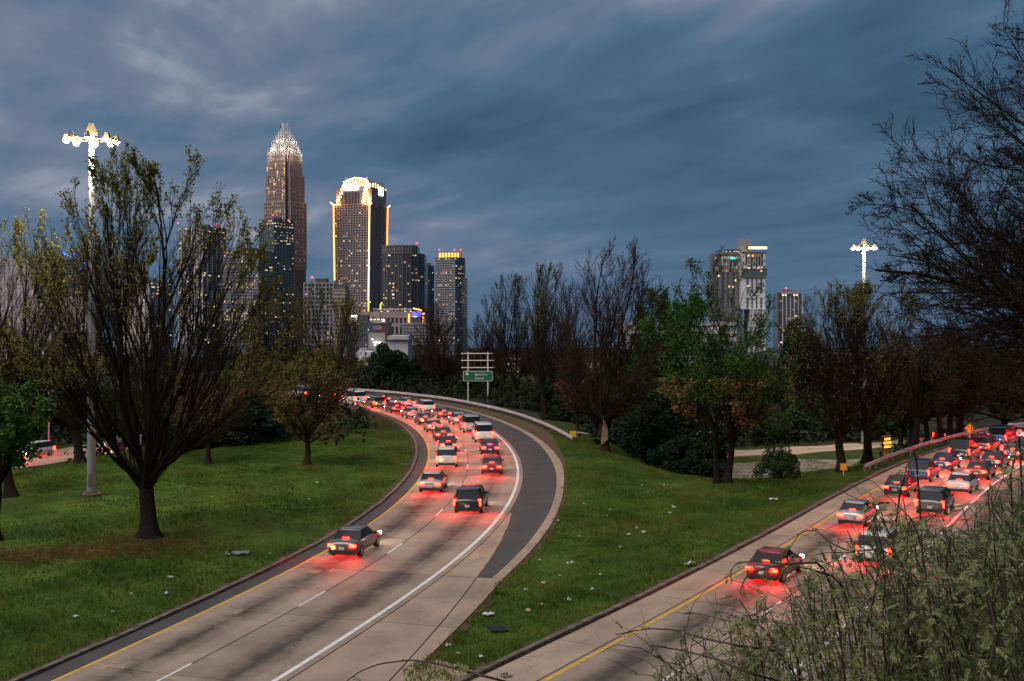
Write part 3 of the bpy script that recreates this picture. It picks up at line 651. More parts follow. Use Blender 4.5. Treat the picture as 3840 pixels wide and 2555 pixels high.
    # tree with two leaning trunks, green above and tan leaves below
    g = TreeGen(52, 19.6, 7.6, 4.6, 0.26, limbs=26, spread=(4, 84), zc=10.6, up=0.06, counts=(8, 7, 6), lens=(0.45, 0.45, 0.5), ang=(18, 44), wig=0.11,
                trunks=[((-0.5, 0, 0), (-0.16, 0, 1), 4.6, 0.24), ((0.3, 0, 0), (0.14, 0.05, 1), 4.4, 0.31)])
    P1 = g.tip_points(15000, rg, 7.0, jit=0.2); Pt = g.tip_points(9000, rg, 2.4, 9.0, jit=0.15); Pt = Pt[np.hypot(Pt[:, 0], Pt[:, 1]) > 2.3]
    Pt = Pt[np.sin(Pt[:, 0]*1.1+1)+np.sin(Pt[:, 2]*1.3+Pt[:, 1]) > -0.2][:3600]
    tw = tree_obj(g, 'two_trunk_tree', (0, 0, 0), 0, M_bark, M_twigd, [(P1, 0.20, L_green, 0), (Pt, 0.22, L_tan, 0)])
    place(tw, USED, base(2713, 1815), 0.0, 1, 'tree with two leaning trunks, green crown and tan lower leaves')
    # two vase trees and the row beside the straight road
    g = TreeGen(61, 18.6, 7.6, 3.6, 0.46, limbs=12, spread=(4, 88), zc=10.4, up=0.08, counts=(10, 9, 7), lens=(0.78, 0.50, 0.46), ang=(12, 34), wig=0.09, sub_up=0.08, lk=1.15, t0=0.10)
    yv = tree_obj(g, 'roadside_tree', (0, 0, 0), 0, M_bark, M_twigd, [(g.tip_points(5200, rg, 8.0, shell=0.5), 0.19, L_spring, 0.3), (g.tip_points(1500, rg, 4.0, 12), 0.18, L_gold, 0)])
    GR_ = 'trees in a row beside the straight road'
    x, y, z = base(3168, 1772); place(yv, USED, (x, y+0.8, z), 0.3, 0.96, 'dark-trunked tree behind the yellow marker beside the straight road', GR_)
    x, y, z = base(3262, 1738); place(yv, USED, (x, y+0.6, z), 2.0, 0.97, 'dark-trunked tree next to the lit message board', GR_)
    g = TreeGen(71, 13.0, 5.6, 3.4, 0.36, limbs=18, spread=(8, 72), zc=7.6, up=0.05, counts=(9, 7, 6), lens=(0.44, 0.46, 0.5), ang=(18, 42), wig=0.09)
    dr = tree_obj(g, 'row_tree', (0, 0, 0), 0, M_bark, M_twigd, [(g.tip_points(6000, rg, 3.0, jit=0.2), 0.19, L_bud, 0)])
    for k, (u, v) in enumerate(((3383, 1703), (3442, 1690), (3490, 1676), (3547, 1664), (3577, 1656), (3607, 1650))):
        x, y, z = base(u, v-4)
        place(dr, USED, (x, y+1.0, z), k*1.3, (0.95+0.05*(k % 3),)*2+(1.0+0.07*((k*2) % 3),), ('first', 'second', 'third', 'fourth', 'fifth', 'last')[k]+' dark trunk of the row running from the message board to the diamond sign', GR_)
    # wide dark trees beyond the straight road
    g = TreeGen(83, 21.0, 9.6, 4.0, 0.55, limbs=22, spread=(8, 88), zc=11.0, up=0.02, counts=(12, 9, 6), lens=(0.45, 0.46, 0.5), ang=(22, 48), wig=0.13, droop=0.03)
    wd = tree_obj(g, 'wide_tree', (0, 0, 0), 0, M_bark, M_twigd, [(g.tip_points(9000, rg, 2.0, jit=0.25), 0.2, L_bud, 0), (g.tip_points(2500, rg, 4.0, jit=0.25), 0.22, L_shrub, 0)])
    for k, (u, y, s, lb) in enumerate(((3420, 150, 0.9, 'wide dark tree rising behind the row of roadside trunks'), (3600, 158, 0.92, 'wide dark tree behind the yellow diamond sign'),
                                       (3770, 150, 0.95, 'dark tree where the straight road leaves the picture'), (3860, 128, 0.8, 'dark tree at the right edge beyond the straight road'))):
        place(wd, USED, at(u, y), k*1.7, s, lb, 'wide dark trees beyond the straight road')
    # big oak reaching in from the right
    g = TreeGen(90, 36.0, 18.5, 8.0, 0.80, limbs=24, spread=(10, 74), zc=21.0, up=0.016, counts=(15, 13, 11), lens=(0.60, 0.42, 0.42), ang=(22, 52), wig=0.17, env_p=2.6, rk=0.5, lk=1.15, azr=(2.0, 4.9))
    ok = tree_obj(g, 'bank_tree', (0, 0, 0), 0, M_bark, M_twigd, [(g.tip_points(26000, rg, 3.0, jit=0.12), 0.13, L_bud, 0)])
    x, y = 38.0, 63.0; place(ok, USED, (x, y, land1(x, y)-0.1), 0.0, 1, 'huge dark budding tree reaching in from the right edge over the road')
    return dict(v2=v2, sm=sm, br=br, dr=dr, wd=wd, gr=gr, sl=sl)
TREES = build_trees()

def build_bushes():
    def dome(name, seed, rx, ry, h, n, size, m, stems=6, gap=0.16):
        rg = np.random.default_rng(seed); o = empty(name, (0, 0, 0)); c = []
        nc = 46; az = rg.uniform(0, 2*pi, nc); el = np.arcsin(rg.uniform(-0.1, 1, nc)); rr = rg.uniform(0.62, 1.0, nc)
        C = np.stack([np.cos(az)*np.cos(el)*rx*rr, np.sin(az)*np.cos(el)*ry*rr, 0.16*h+np.sin(el)*h*0.80*rr], 1)
        i = rg.integers(0, nc, n); d = rg.normal(size=(n, 3)); d /= np.linalg.norm(d, axis=1)[:, None]; k = rg.uniform(0.5, 1, n)[:, None]**0.5
        P = C[i]+d*k*np.array([rx, ry, h*0.6])*0.27; P[:, 2] = np.maximum(P[:, 2], 0.05)
        V, F = leaf_quads(P, size, rg); obj('crown', mesh_np('crown', V, F, m), o)
        polys = []
        for j in range(nc):
            q = C[j]; b = np.array([rg.normal()*0.12*rx, rg.normal()*0.12*ry, 0]); polys.append(([tuple(b), tuple(b*0.7+q*0.3+np.array([0, 0, 0.12*h])), tuple(b*0.3+q*0.7+np.array([0, 0, 0.05*h])), tuple(q)], [0.07*h/4, 0.05*h/4, 0.03*h/4, 0.012]))
        V, F = tubes(polys, 5); obj('trunk', mesh_np('stems', V, F, M_bark, True), o)
        return o
    ev = dome('evergreen', 3, 4.6, 4.6, 8.6, 26000, 0.34, L_dark)
    sh = dome('shrub', 5, 2.2, 2.2, 3.6, 7000, 0.17, L_shrub)
    E_ = 'dark evergreens behind the guardrail'
    place(ev, USED, at(1455, 226), 0, (1.05, 1.05, 0.98), 'round dark evergreen behind the guardrail at the far bend', E_)
    place(ev, USED, at(1570, 236), 1.2, (0.9, 0.9, 0.72), 'lower dark evergreen between the round one and the brown bare tree', E_)
    place(ev, USED, at(2480, 128), 2.0, (1.15, 1.0, 0.95), 'black-green evergreen at the foot of the bright green tree', E_)
    place(ev, USED, at(2590, 122), 3.0, (0.9, 0.9, 0.78), 'dark evergreen on the slope left of the two-trunk tree', E_)
    place(ev, USED, at(2330, 140), 4.0, (0.9, 0.9, 0.8), 'dark evergreen behind the trunk with torn bark', E_)
    place(ev, USED, at(2420, 133), 5.2, (1.1, 1.0, 0.62), 'low black evergreen on the slope behind the torn-bark tree', E_)
    place(ev, USED, at(2560, 117), 0.9, (0.8, 0.8, 0.5), 'lowest black evergreen at the edge of the grass slope', E_)
    place(ev, USED, at(2180, 152), 3.3, (1.0, 0.9, 0.6), 'low evergreen behind the rust-leaved tree', E_)
    place(ev, USED, at(3010, 205), 5.0, (1.25, 1.1, 1.9), 'dome-shaped evergreen in front of the small right-hand tower')
    place(ev, USED, at(690, 118), 0.6, (0.9, 0.9, 0.62), 'black evergreen shrub behind the large lawn tree')
    place(ev, USED, at(880, 122), 2.6, (1.1, 1.0, 0.60), 'black evergreen shrub left of the golden tree')
    place(ev, USED, at(1810, 205), 2.6, (0.9, 0.9, 0.5), 'low dark bush behind the green sign posts')
    place(ev, USED, at(2080, 165), 1.6, (1.1, 0.9, 0.62), 'low dark bush behind the slender bare trees')
    place(sh, USED, base(2918, 1797), 0, 1, 'round green shrub standing alone beside the gravel yard')
    k = 0
    for u, y, s in ((120, 150, 1.9), (330, 155, 2.1), (480, 160, 1.8), (700, 168, 2.0), (860, 175, 2.3)):
        place(sh, USED, at(u, y), k, (s*1.2, s, s*1.1), 'wild shrub behind the far carriageway, number %s from the left' % ('one', 'two', 'three', 'four', 'five')[k], 'shrubs beyond the far carriageway'); k += 1
    k = 0
    for u, y, s in ((2850, 152, 1.5), (3030, 158, 1.8), (3200, 160, 1.7), (3330, 165, 1.7)):
        place(sh, USED, at(u, y), 0.7*k, (s*1.3, s, s), 'wild shrub on the far side of the service road, %s from the left' % ('first', 'second', 'third', 'fourth')[k], 'shrubs beyond the service road'); k += 1
    return ev, sh
EVERGREEN, SHRUB = build_bushes()

ORD = 'first second third fourth fifth sixth seventh eighth ninth tenth eleventh twelfth thirteenth fourteenth fifteenth sixteenth seventeenth eighteenth nineteenth twentieth twenty-first twenty-second twenty-third twenty-fourth twenty-fifth twenty-sixth twenty-seventh twenty-eighth twenty-ninth thirtieth thirty-first thirty-second'.split()
def build_far_trees():
    r = random.Random(12); k = 0
    src = [TREES['dr'], TREES['wd'], TREES['gr'], EVERGREEN, TREES['sm']]
    words = ['bare', 'wide', 'green', 'evergreen', 'brown']
    for u in range(60, 3800, 118):
        if 1270 < u < 1660: continue
        uu = u+r.uniform(-40, 40); y = r.uniform(270, 420) if not 1900 < u < 2800 else r.uniform(230, 330)
        i = r.choice((0, 1, 1, 2, 3, 4)); s = r.uniform(0.62, 0.92)*(1.0 if i != 3 else 1.5)
        if i in (1, 2): s *= 0.72
        place(src[i], USED, at(uu, y), r.uniform(0, 6), (s*1.15, s*1.15, s), 'distant %s tree below the skyline, %s of its line from the left' % (words[i], ORD[k]), 'distant trees in front of the city')
        k += 1
build_far_trees()
# wood on the horizon: one dark mass nobody could count
def build_treeline():  # built after its foliage material below
    rg = np.random.default_rng(2); n = 36000
    y = rg.uniform(440, 1000, n); x = rg.uniform(-0.6, 0.6, n)*y; top = 6+2*np.sin(x*0.05)+1.5*np.sin(x*0.13+1)+1.5*np.sin(x*0.31+y*0.1); z = land(x, y)+rg.uniform(0, 1, n)**0.7*top
    V, F = leaf_quads(np.stack([x, y, z], 1), 2.8, rg); tag(obj('treeline', mesh_np('treeline', V, F, L_scrub)), 'low dark line of woods at the foot of the city', 'woods', kind='stuff')

# tangled undergrowth on the slopes behind the guardrail and beyond the far carriageway
def build_undergrowth():
    rg = np.random.default_rng(6); parts = []
    for n, x0, x1, y0, y1, hh, cond in ((900, -110, -18, 122, 215, 3.4, lambda sl, ol, fo: (ol < -9) & (np.abs(fo) > 6.5)), (1100, -40, 60, 120, 230, 3.0, lambda sl, ol, fo: ol > 15.5), (1500, -190, 190, 200, 430, 4.5, lambda sl, ol, fo: np.abs(ol) > 16)):
        x = rg.uniform(x0, x1, n); y = rg.uniform(y0, y1, n); sl, ol = LR.coords(x, y); fo = FR.coords(x, y)[1]; so = SR.coords(x, y)[1]; ro = RR.coords(x, y)[1]
        k = cond(sl, ol, fo) & (np.abs(so) > 6) & (np.abs(x) < y*0.55+6) & (ro < -9) & ~((x > 14) & (x < 46) & (y < 142)); x, y = x[k], y[k]
        for a, b in zip(x, y):
            h = hh*rg.uniform(0.5, 1.3); w = h*rg.uniform(0.6, 1.0); m = 34; d = rg.normal(size=(m, 3)); d /= np.linalg.norm(d, axis=1)[:, None]; d *= rg.uniform(0.4, 1, (m, 1)); parts.append(np.stack([a+d[:, 0]*w, b+d[:, 1]*w, np.abs(d[:, 2])*h], 1))
    P = np.concatenate(parts); P[:, 2] += land(P[:, 0], P[:, 1]); V, F = leaf_quads(P, 0.62, rg)
    tag(obj('undergrowth', mesh_np('undergrowth', V, F, L_scrub)), 'tangled brown and dark green undergrowth on the slopes behind the roads', 'undergrowth', kind='stuff')
L_scrub = leafmat('scrub_leaves', (0.009, 0.013, 0.006), (0.034, 0.026, 0.014), 0.2, (0.018, 0.028, 0.010))
build_undergrowth()
build_treeline()

# ------------------------------------------------------------------ grass
def build_grass():
    rg = np.random.default_rng(1); parts = []
    def scatter(n, x0, x1, y0, y1, cond, ln, wd):
        x = rg.uniform(x0, x1, n); y = y0+(y1-y0)*rg.uniform(0, 1, n)**1.35
        sl, ol = LR.coords(x, y); sr, orr = RR.coords(x, y); vis = np.abs(x) < y*0.48+2
        k = cond(sl, ol, sr, orr, x, y) & vis; cl = np.sin(x*1.7+np.sin(y*0.9)*2)*np.sin(y*1.3+1)+0.5*np.sin(x*4.1)*np.sin(y*3.7)
        k &= cl > rg.uniform(-2.6, 0.6, n); x, y, cl = x[k], y[k], cl[k]; z = land(x, y); m = len(x)
        a = rg.uniform(0, 2*pi, m); L = ln*rg.uniform(0.45, 1.3, m)*(0.85+0.35*np.clip(cl, -1, 1))*np.where(rg.uniform(0, 1, m) < 0.03, 1.8, 1.0)*(0.55+0.9*(np.sin(x*0.31+1.3*np.sin(y*0.23))*np.sin(y*0.27+x*0.11)*0.5+0.5)); w = wd*rg.uniform(0.6, 1.3, m); t = rg.normal(size=(m, 2))*0.42*L[:, None]
        dx, dy = np.cos(a)*w, np.sin(a)*w
        V = np.stack([np.stack([x-dx, y-dy, z-0.02], 1), np.stack([x+dx, y+dy, z-0.02], 1), np.stack([x+t[:, 0], y+t[:, 1], z+L], 1)], 1)
        parts.append(V.reshape(-1, 3))
    sk = lambda ol: (ol < -5.14)
    scatter(330000, -62, -5, 38, 150, lambda sl, ol, sr, orr, x, y: sk(ol), 0.19, 0.030)
    scatter(330000, -6, 45, 42, 135, lambda sl, ol, sr, orr, x, y: (ol > o_edge(sl)+0.0+0.16*np.sin(sl*2.3)*np.sin(sl*0.9)+np.interp(sl-S0, [62, 80, 98, 178], [0, 0.9, 2.5, 2.8])*(sl > LS(62))) & (orr < -0.24), 0.20, 0.030)
    scatter(60000, 5, 80, 45, 160, lambda sl, ol, sr, orr, x, y: orr > 13.0, 0.3, 0.035)
    V = np.concatenate(parts); F = np.arange(len(V)).reshape(-1, 3)
    tag(obj('grass', mesh_np('grass', V, F, L_blade)), 'short spring grass covering the lawn and the strip between the roads', 'grass', kind='stuff')
build_grass()
# fallen leaves under the lawn trees
def leaf_litter():
    rg = np.random.default_rng(9); P = []
    for u, v, rx, ry, n in ((557, 2035, 5.0, 3.6, 2600), (330, 2080, 5.5, 2.6, 2200), (90, 2090, 4.5, 2.6, 1500), (1152, 1748, 1.6, 1.6, 260), (2268, 1700, 2.2, 1.8, 300)):
        x, y, z = hit(u, v); a = rg.normal(size=(n, 2))*0.5; P.append(np.stack([x+a[:, 0]*rx, y+a[:, 1]*ry, np.zeros(n)], 1))
    P = np.concatenate(P); P[:, 2] = land(P[:, 0], P[:, 1])+0.06; V, F = leaf_quads(P, 0.16, rg); V[:, 2] = (V[:, 2]-np.repeat(P[:, 2], 4))*0.35+np.repeat(P[:, 2], 4)
    tag(obj('leaf_litter', mesh_np('leaf_litter', V, F, L_rust)), 'scattered dead brown leaves on the grass under the lawn trees', 'dead leaves', kind='stuff')
leaf_litter()

# ------------------------------------------------------------------ the city
M_gran = plain('pink_granite', (0.40, 0.30, 0.285), 0.7, var=0.08, scale=0.05)
M_gran2 = plain('brown_granite', (0.36, 0.285, 0.28), 0.7, var=0.08, scale=0.05)
M_glassd = plain('dark_glass', (0.060, 0.066, 0.082), 0.22, spec=0.7)
M_glassb = plain('blue_glass', (0.10, 0.135, 0.17), 0.18, spec=0.8)
M_glasst = plain('teal_glass', (0.035, 0.115, 0.13), 0.18, spec=0.8)
M_mull = plain('grey_mullion', (0.26, 0.27, 0.29), 0.5)
M_mulld = plain('dark_mullion', (0.15, 0.135, 0.14), 0.5)
M_wpanel = plain('white_panel', (0.74, 0.72, 0.74), 0.6, var=0.05, scale=0.1)
M_gpanel = plain('grey_panel', (0.32, 0.31, 0.325), 0.6, var=0.08, scale=0.1)
M_cpanel = plain('charcoal_panel', (0.17, 0.165, 0.18), 0.6, var=0.08, scale=0.1)
M_opanel = plain('ochre_panel', (0.40, 0.23, 0.085), 0.6)
M_beige = plain('beige_render', (0.40, 0.33, 0.28), 0.8, var=0.08, scale=0.1)
M_pale = plain('pale_render', (0.50, 0.47, 0.48), 0.8, var=0.08, scale=0.1)
M_brick = plain('dark_red_brick', (0.14, 0.060, 0.050), 0.85, var=0.2, scale=0.6)
M_alu = plain('bright_aluminium', (0.80, 0.79, 0.78), 0.45)
M_roofm = plain('roof_membrane', (0.11, 0.11, 0.12), 0.8)
G_dim = glow('dim_window_light', (1.0, 0.60, 0.28), 0.28)
G_mid = glow('amber_window_light', (1.0, 0.52, 0.20), 0.55)
G_warm = glow('warm_window_and_wash_light', (1.0, 0.58, 0.22), 0.95)
G_pale = glow('pale_window_light', (1.0, 0.82, 0.55), 1.0)
G_neon = glow('amber_neon', (1.0, 0.38, 0.06), 2.6)
G_neonw = glow('white_neon', (1.0, 0.70, 0.36), 2.2)
G_red = glow('red_beacon', (1.0, 0.05, 0.06), 4.0)
G_blue = glow('blue_neon', (0.02, 0.14, 1.0), 4.5)
G_teal = glow('teal_neon', (0.02, 0.8, 0.55), 1.6)
G_purple = glow('purple_screen', (0.16, 0.11, 0.85), 1.4)
G_white = glow('white_light', (1.0, 0.95, 0.88), 5.0)
def xw(u, d): return (u-CX)/FPX*d
def zw(v, d): return CAM_H+(HORIZON-v)/FPX*d
CITY_Z = -48.0
def corner_plan(ul, uc, ur, D, a):
    """rectangular plan with its nearest corner at pixel column uc, front face to ul, side face to ur"""
    a = radians(a); C = Vector((xw(uc, D), D)); w1 = (uc-ul)/FPX*D/cos(a)
    w2 = (ur-uc)/FPX*D/max(0.05, sin(a)); w2 = min(w2, 60)
    A = C+Vector((-cos(a), sin(a)))*w1; B = C+Vector((sin(a), cos(a)))*w2
    return [tuple(A), tuple(C), tuple(B), tuple(A+B-C)]
def flat_plan(ul, ur, D, depth=25): return [(xw(ul, D), D), (xw(ur, D), D), (xw(ur, D), D+depth), (xw(ul, D), D+depth)]
def prism_mesh(P, z0, z1, mat, PT=None):
    PT = PT or P; n = len(P); V = [(x, y, z0) for x, y in P]+[(x, y, z1) for x, y in PT]
    return mesh_from('shell', V, [tuple(range(n-1, -1, -1)), tuple(range(n, 2*n))]+[(i, (i+1) % n, n+(i+1) % n, n+i) for i in range(n)], mat)
def slanted(name, parent, p0, p1, t, nrm, w, d, mat, inset=0.05):
    """post from p0 to p1 (3D, on the facade plane), width w along t, standing d proud"""
    t = Vector((t[0], t[1], 0)); nn = Vector((nrm[0], nrm[1], 0)); V = []
    for p in (p0, p1):
        p = Vector(p)
        for a, b in ((-.5, -inset), (.5, -inset), (.5, d), (-.5, d)): V.append(p+t*(a*w)+nn*b)
    return obj(name, mesh_from(name, V, [(0, 1, 2, 3), (7, 6, 5, 4), (0, 4, 5, 1), (1, 5, 6, 2), (2, 6, 7, 3), (3, 7, 4, 0)], mat), parent)
def facade(parent, A, B, z0, z1, nb, nf, pm, bm, pw=1.0, bh=1.0, pd=0.6, bd=0.35, A2=None, B2=None, lit=0.0, lm=None, seed=0, rows=None, pname='pier', bname='floor_band', bay_skip=None, clump=True):
    A2 = A2 or A; B2 = B2 or B; r = random.Random(seed); A, B, A2, B2 = map(Vector, (A, B, A2, B2)); t = (B-A).normalized(); nrm = (t.y, -t.x); W = (B-A).length
    if pm:
        for i in range(nb+1):
            f = i/nb; p0 = A.lerp(B, f); p1 = A2.lerp(B2, f); slanted(pname, parent, (*p0, z0), (*p1, z1), t, nrm, pw, pd, pm)
    if bm:
        for j in range(nf+1):
            k = j/nf; z = z0+(z1-z0)*k; p = A.lerp(A2, k); q = B.lerp(B2, k); V = []
            for e in (p, q):
                for zz, dd in ((z-bh/2, -0.05), (z+bh/2, -0.05), (z+bh/2, bd), (z-bh/2, bd)): V.append((e.x+nrm[0]*dd, e.y+nrm[1]*dd, zz))
            obj(bname, mesh_from(bname, V, [(0, 1, 2, 3), (7, 6, 5, 4), (0, 4, 5, 1), (1, 5, 6, 2), (2, 6, 7, 3), (3, 7, 4, 0)], bm), parent)
    if lit and lm:
        hot = [r.random() < 0.28 for _ in range(nf)]
        for j in range(nf):
            if rows and not rows(j): continue
            for i in range(nb):
                pr = lit*(3.2 if hot[j] else 0.55) if clump else lit
                if r.random() < pr:
                    k = (j+0.5)/nf; p = A.lerp(A2, k).lerp(B.lerp(B2, k), (i+r.uniform(0.3, 0.7))/nb); z = z0+(z1-z0)*(j+r.uniform(0.42, 0.58))/nf
                    c = (p.x+nrm[0]*0.12, p.y+nrm[1]*0.12, z); box_obj('lit_window_or_wash', r.choice(lm+[G_dim, G_dim, G_mid]), parent, c, (W/nb*r.uniform(0.28, 0.55), 0.1, (z1-z0)/nf*r.uniform(0.26, 0.42)), atan2(t.y, t.x))
def beacon(parent, x, y, z, s=1.6):
    m = MB(); m.bar((x, y, z), (x, y, z+2.5), 0.25, 5); m.build('beacon_stem', M_mulld, parent)
    obj('beacon', ICO, parent, (x, y, z+2.5+s*0.4), None, (s*0.5,)*3)
def _ico():
    t = (1+5**.5)/2; V = [Vector(v).normalized() for v in ((-1,t,0),(1,t,0),(-1,-t,0),(1,-t,0),(0,-1,t),(0,1,t),(0,-1,-t),(0,1,-t),(t,0,-1),(t,0,1),(-t,0,-1),(-t,0,1))]
    F = [(0,11,5),(0,5,1),(0,1,7),(0,7,10),(0,10,11),(1,5,9),(5,11,4),(11,10,2),(10,7,6),(7,1,8),(3,9,4),(3,4,2),(3,2,6),(3,6,8),(3,8,9),(4,9,5),(2,4,11),(6,2,10),(8,6,7),(9,8,1)]
    return mesh_from('beacon_lamp', V, F, G_red)
ICO = _ico()
def thing_at(name, P, label, cat='building', group=None):
    return tag(empty(name, (0, 0, 0)), label, cat, group)     # parts are modelled in place; re-based afterwards
def rebase(o, P):
    """move the Empty to the foot of the building, parts keep their place"""
    loc = Vector((sum(p[0] for p in P)/len(P), sum(p[1] for p in P)/len(P), CITY_Z)); o.location = loc
    for c in o.children: c.location = Vector(c.location)-loc
def crown_tower():
    D = 1450; a = radians(26); C = Vector((xw(1063, D), D+10)); o = thing_at('crown_tower', None, 'tallest skyscraper, pink stone with setbacks and a white lit crown')
    ex = Vector((cos(a), -sin(a))); ey = Vector((sin(a), cos(a)))
    def plan(s, n):
        q = s/2; m = q-n
        L_ = [(-q, -m), (-m, -m), (-m, -q), (m, -q), (m, -m), (q, -m), (q, m), (m, m), (m, q), (-m, q), (-m, m), (-q, m)]
        return [tuple(C+ex*x+ey*y) for x, y in L_]
    k = 1/(cos(a)+sin(a))*D/FPX
    zb = CITY_Z
    for i, (wpx, v) in enumerate(((164, 761), (148, 659), (132, 603), (124, 584))):
        s = wpx*k; zt = zw(v, D); P = plan(s, s*0.11); obj('tier', prism_mesh(P, zb, zt, M_glassd), o)
        low = [zw(1010, D), zw(761, D)-3, zw(659, D)-2, zw(603, D)-2][i]
        nf = max(2, int((zt-low)/4.6)); F1 = (P[2], P[3]); F2 = (P[5], P[6])
        facade(o, *F1, low, zt, 11, nf, M_gran, M_gran, 1.25, 1.7, 0.8, 0.5, lit=0.12 if i in (0, 1) else 0.10, lm=[G_warm, G_pale], seed=i)
        facade(o, *F2, low, zt, 11, nf, M_gran, M_gran, 1.4, 1.7, 0.8, 0.5, lit=0.05, lm=[G_warm], seed=i+9)
        facade(o, P[0], P[1], low, zt, 2, nf, M_gran, M_gran, 0.9, 1.4, 0.5, 0.3); facade(o, P[4], P[5], low, zt, 2, nf, M_gran, None, 1.2, 1.6, 0.5, 0.3)
    # lantern columns lit from below
    for j, (wpx, v0, v1) in enumerate(((118, 603, 568), (104, 580, 548), (93, 566, 529), (76, 548, 510), (60, 530, 499), (46, 515, 490), (30, 505, 468))):
        s = wpx*k; z0, z1 = zw(v0, D), zw(v1, D); q = s/2; n = max(3, int(s/3.3)); r = random.Random(j)
        if j < 5: obj('crown_tier', prism_mesh([tuple(C+ex*x+ey*y) for x, y in ((-q*.86, -q*.86), (q*.86, -q*.86), (q*.86, q*.86), (-q*.86, q*.86))], z0-4, z1-6, M_pale), o)
        for i in range(n+1):
            f = -q+2*q*i/n; h = z1+3.5*cos(f/q*1.5)+r.uniform(-1.2, 1.2)
            for x, y in ((f, -q), (q, f), (-q, f)):
                p = C+ex*x+ey*y; box_obj('crown_rod', M_alu, o, (p.x, p.y, (z0+h)/2-1), (0.75, 0.75, h-z0+2), -a)
    for j, (off, v, pw) in enumerate(((21, 588, 1700), (15, 560, 1300), (9, 528, 700))):
        z = zw(v, D)
        for x, y in ((-off*0.5, -off), (off*0.5, -off), (off, -off*0.5), (off, off*0.5)):
            p = C+ex*x*1.12+ey*y*1.12; ld = bpy.data.lights.new('crown_floodlight', 'POINT'); ld.energy = pw; ld.color = (1, 0.84, 0.62); ld.shadow_soft_size = 0.5
            lo = bpy.data.objects.new('crown_floodlight', ld); lo.location = (p.x, p.y, z); link(lo, o)
    for x, y in ((-15, -15), (15, -15)): p = C+ex*x+ey*y; beacon(o, p.x, p.y, zw(584, D)-1, 2.2)
    # amber uplight washing the bays, put in as glowing slabs between the piers
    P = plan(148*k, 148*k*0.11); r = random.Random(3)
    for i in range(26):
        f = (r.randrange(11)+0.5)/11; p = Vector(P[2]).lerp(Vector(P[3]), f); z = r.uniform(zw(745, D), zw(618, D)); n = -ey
        box_obj('lit_window_or_wash', G_warm, o, (p.x+n.x*0.2, p.y+n.y*0.2, z), (1.0, 0.1, r.uniform(2, 6)), -a)
    rebase(o, [tuple(C)])
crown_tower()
def text(name, body, size, mat, parent, loc, rot, extrude=0.05, align='CENTER'):
    c = bpy.data.curves.new(name, 'FONT'); c.body = body; c.size = size; c.extrude = extrude; c.align_x = align; c.align_y = 'CENTER'; c.materials.append(mat); c.resolution_u = 3
    tmp = bpy.data.objects.new(name, c); COL.objects.link(tmp); dg = bpy.context.evaluated_depsgraph_get(); me = bpy.data.meshes.new_from_object(tmp.evaluated_get(dg))
    bpy.data.objects.remove(tmp); bpy.data.curves.remove(c); me.name = name
    return obj(name, me, parent, loc, rot)
def tube(name, parent, pts, r, mat, n=5):
    m = MB()
    for p, q in zip(pts[:-1], pts[1:]): m.bar(p, q, r, n)
    return m.build(name, mat, parent)
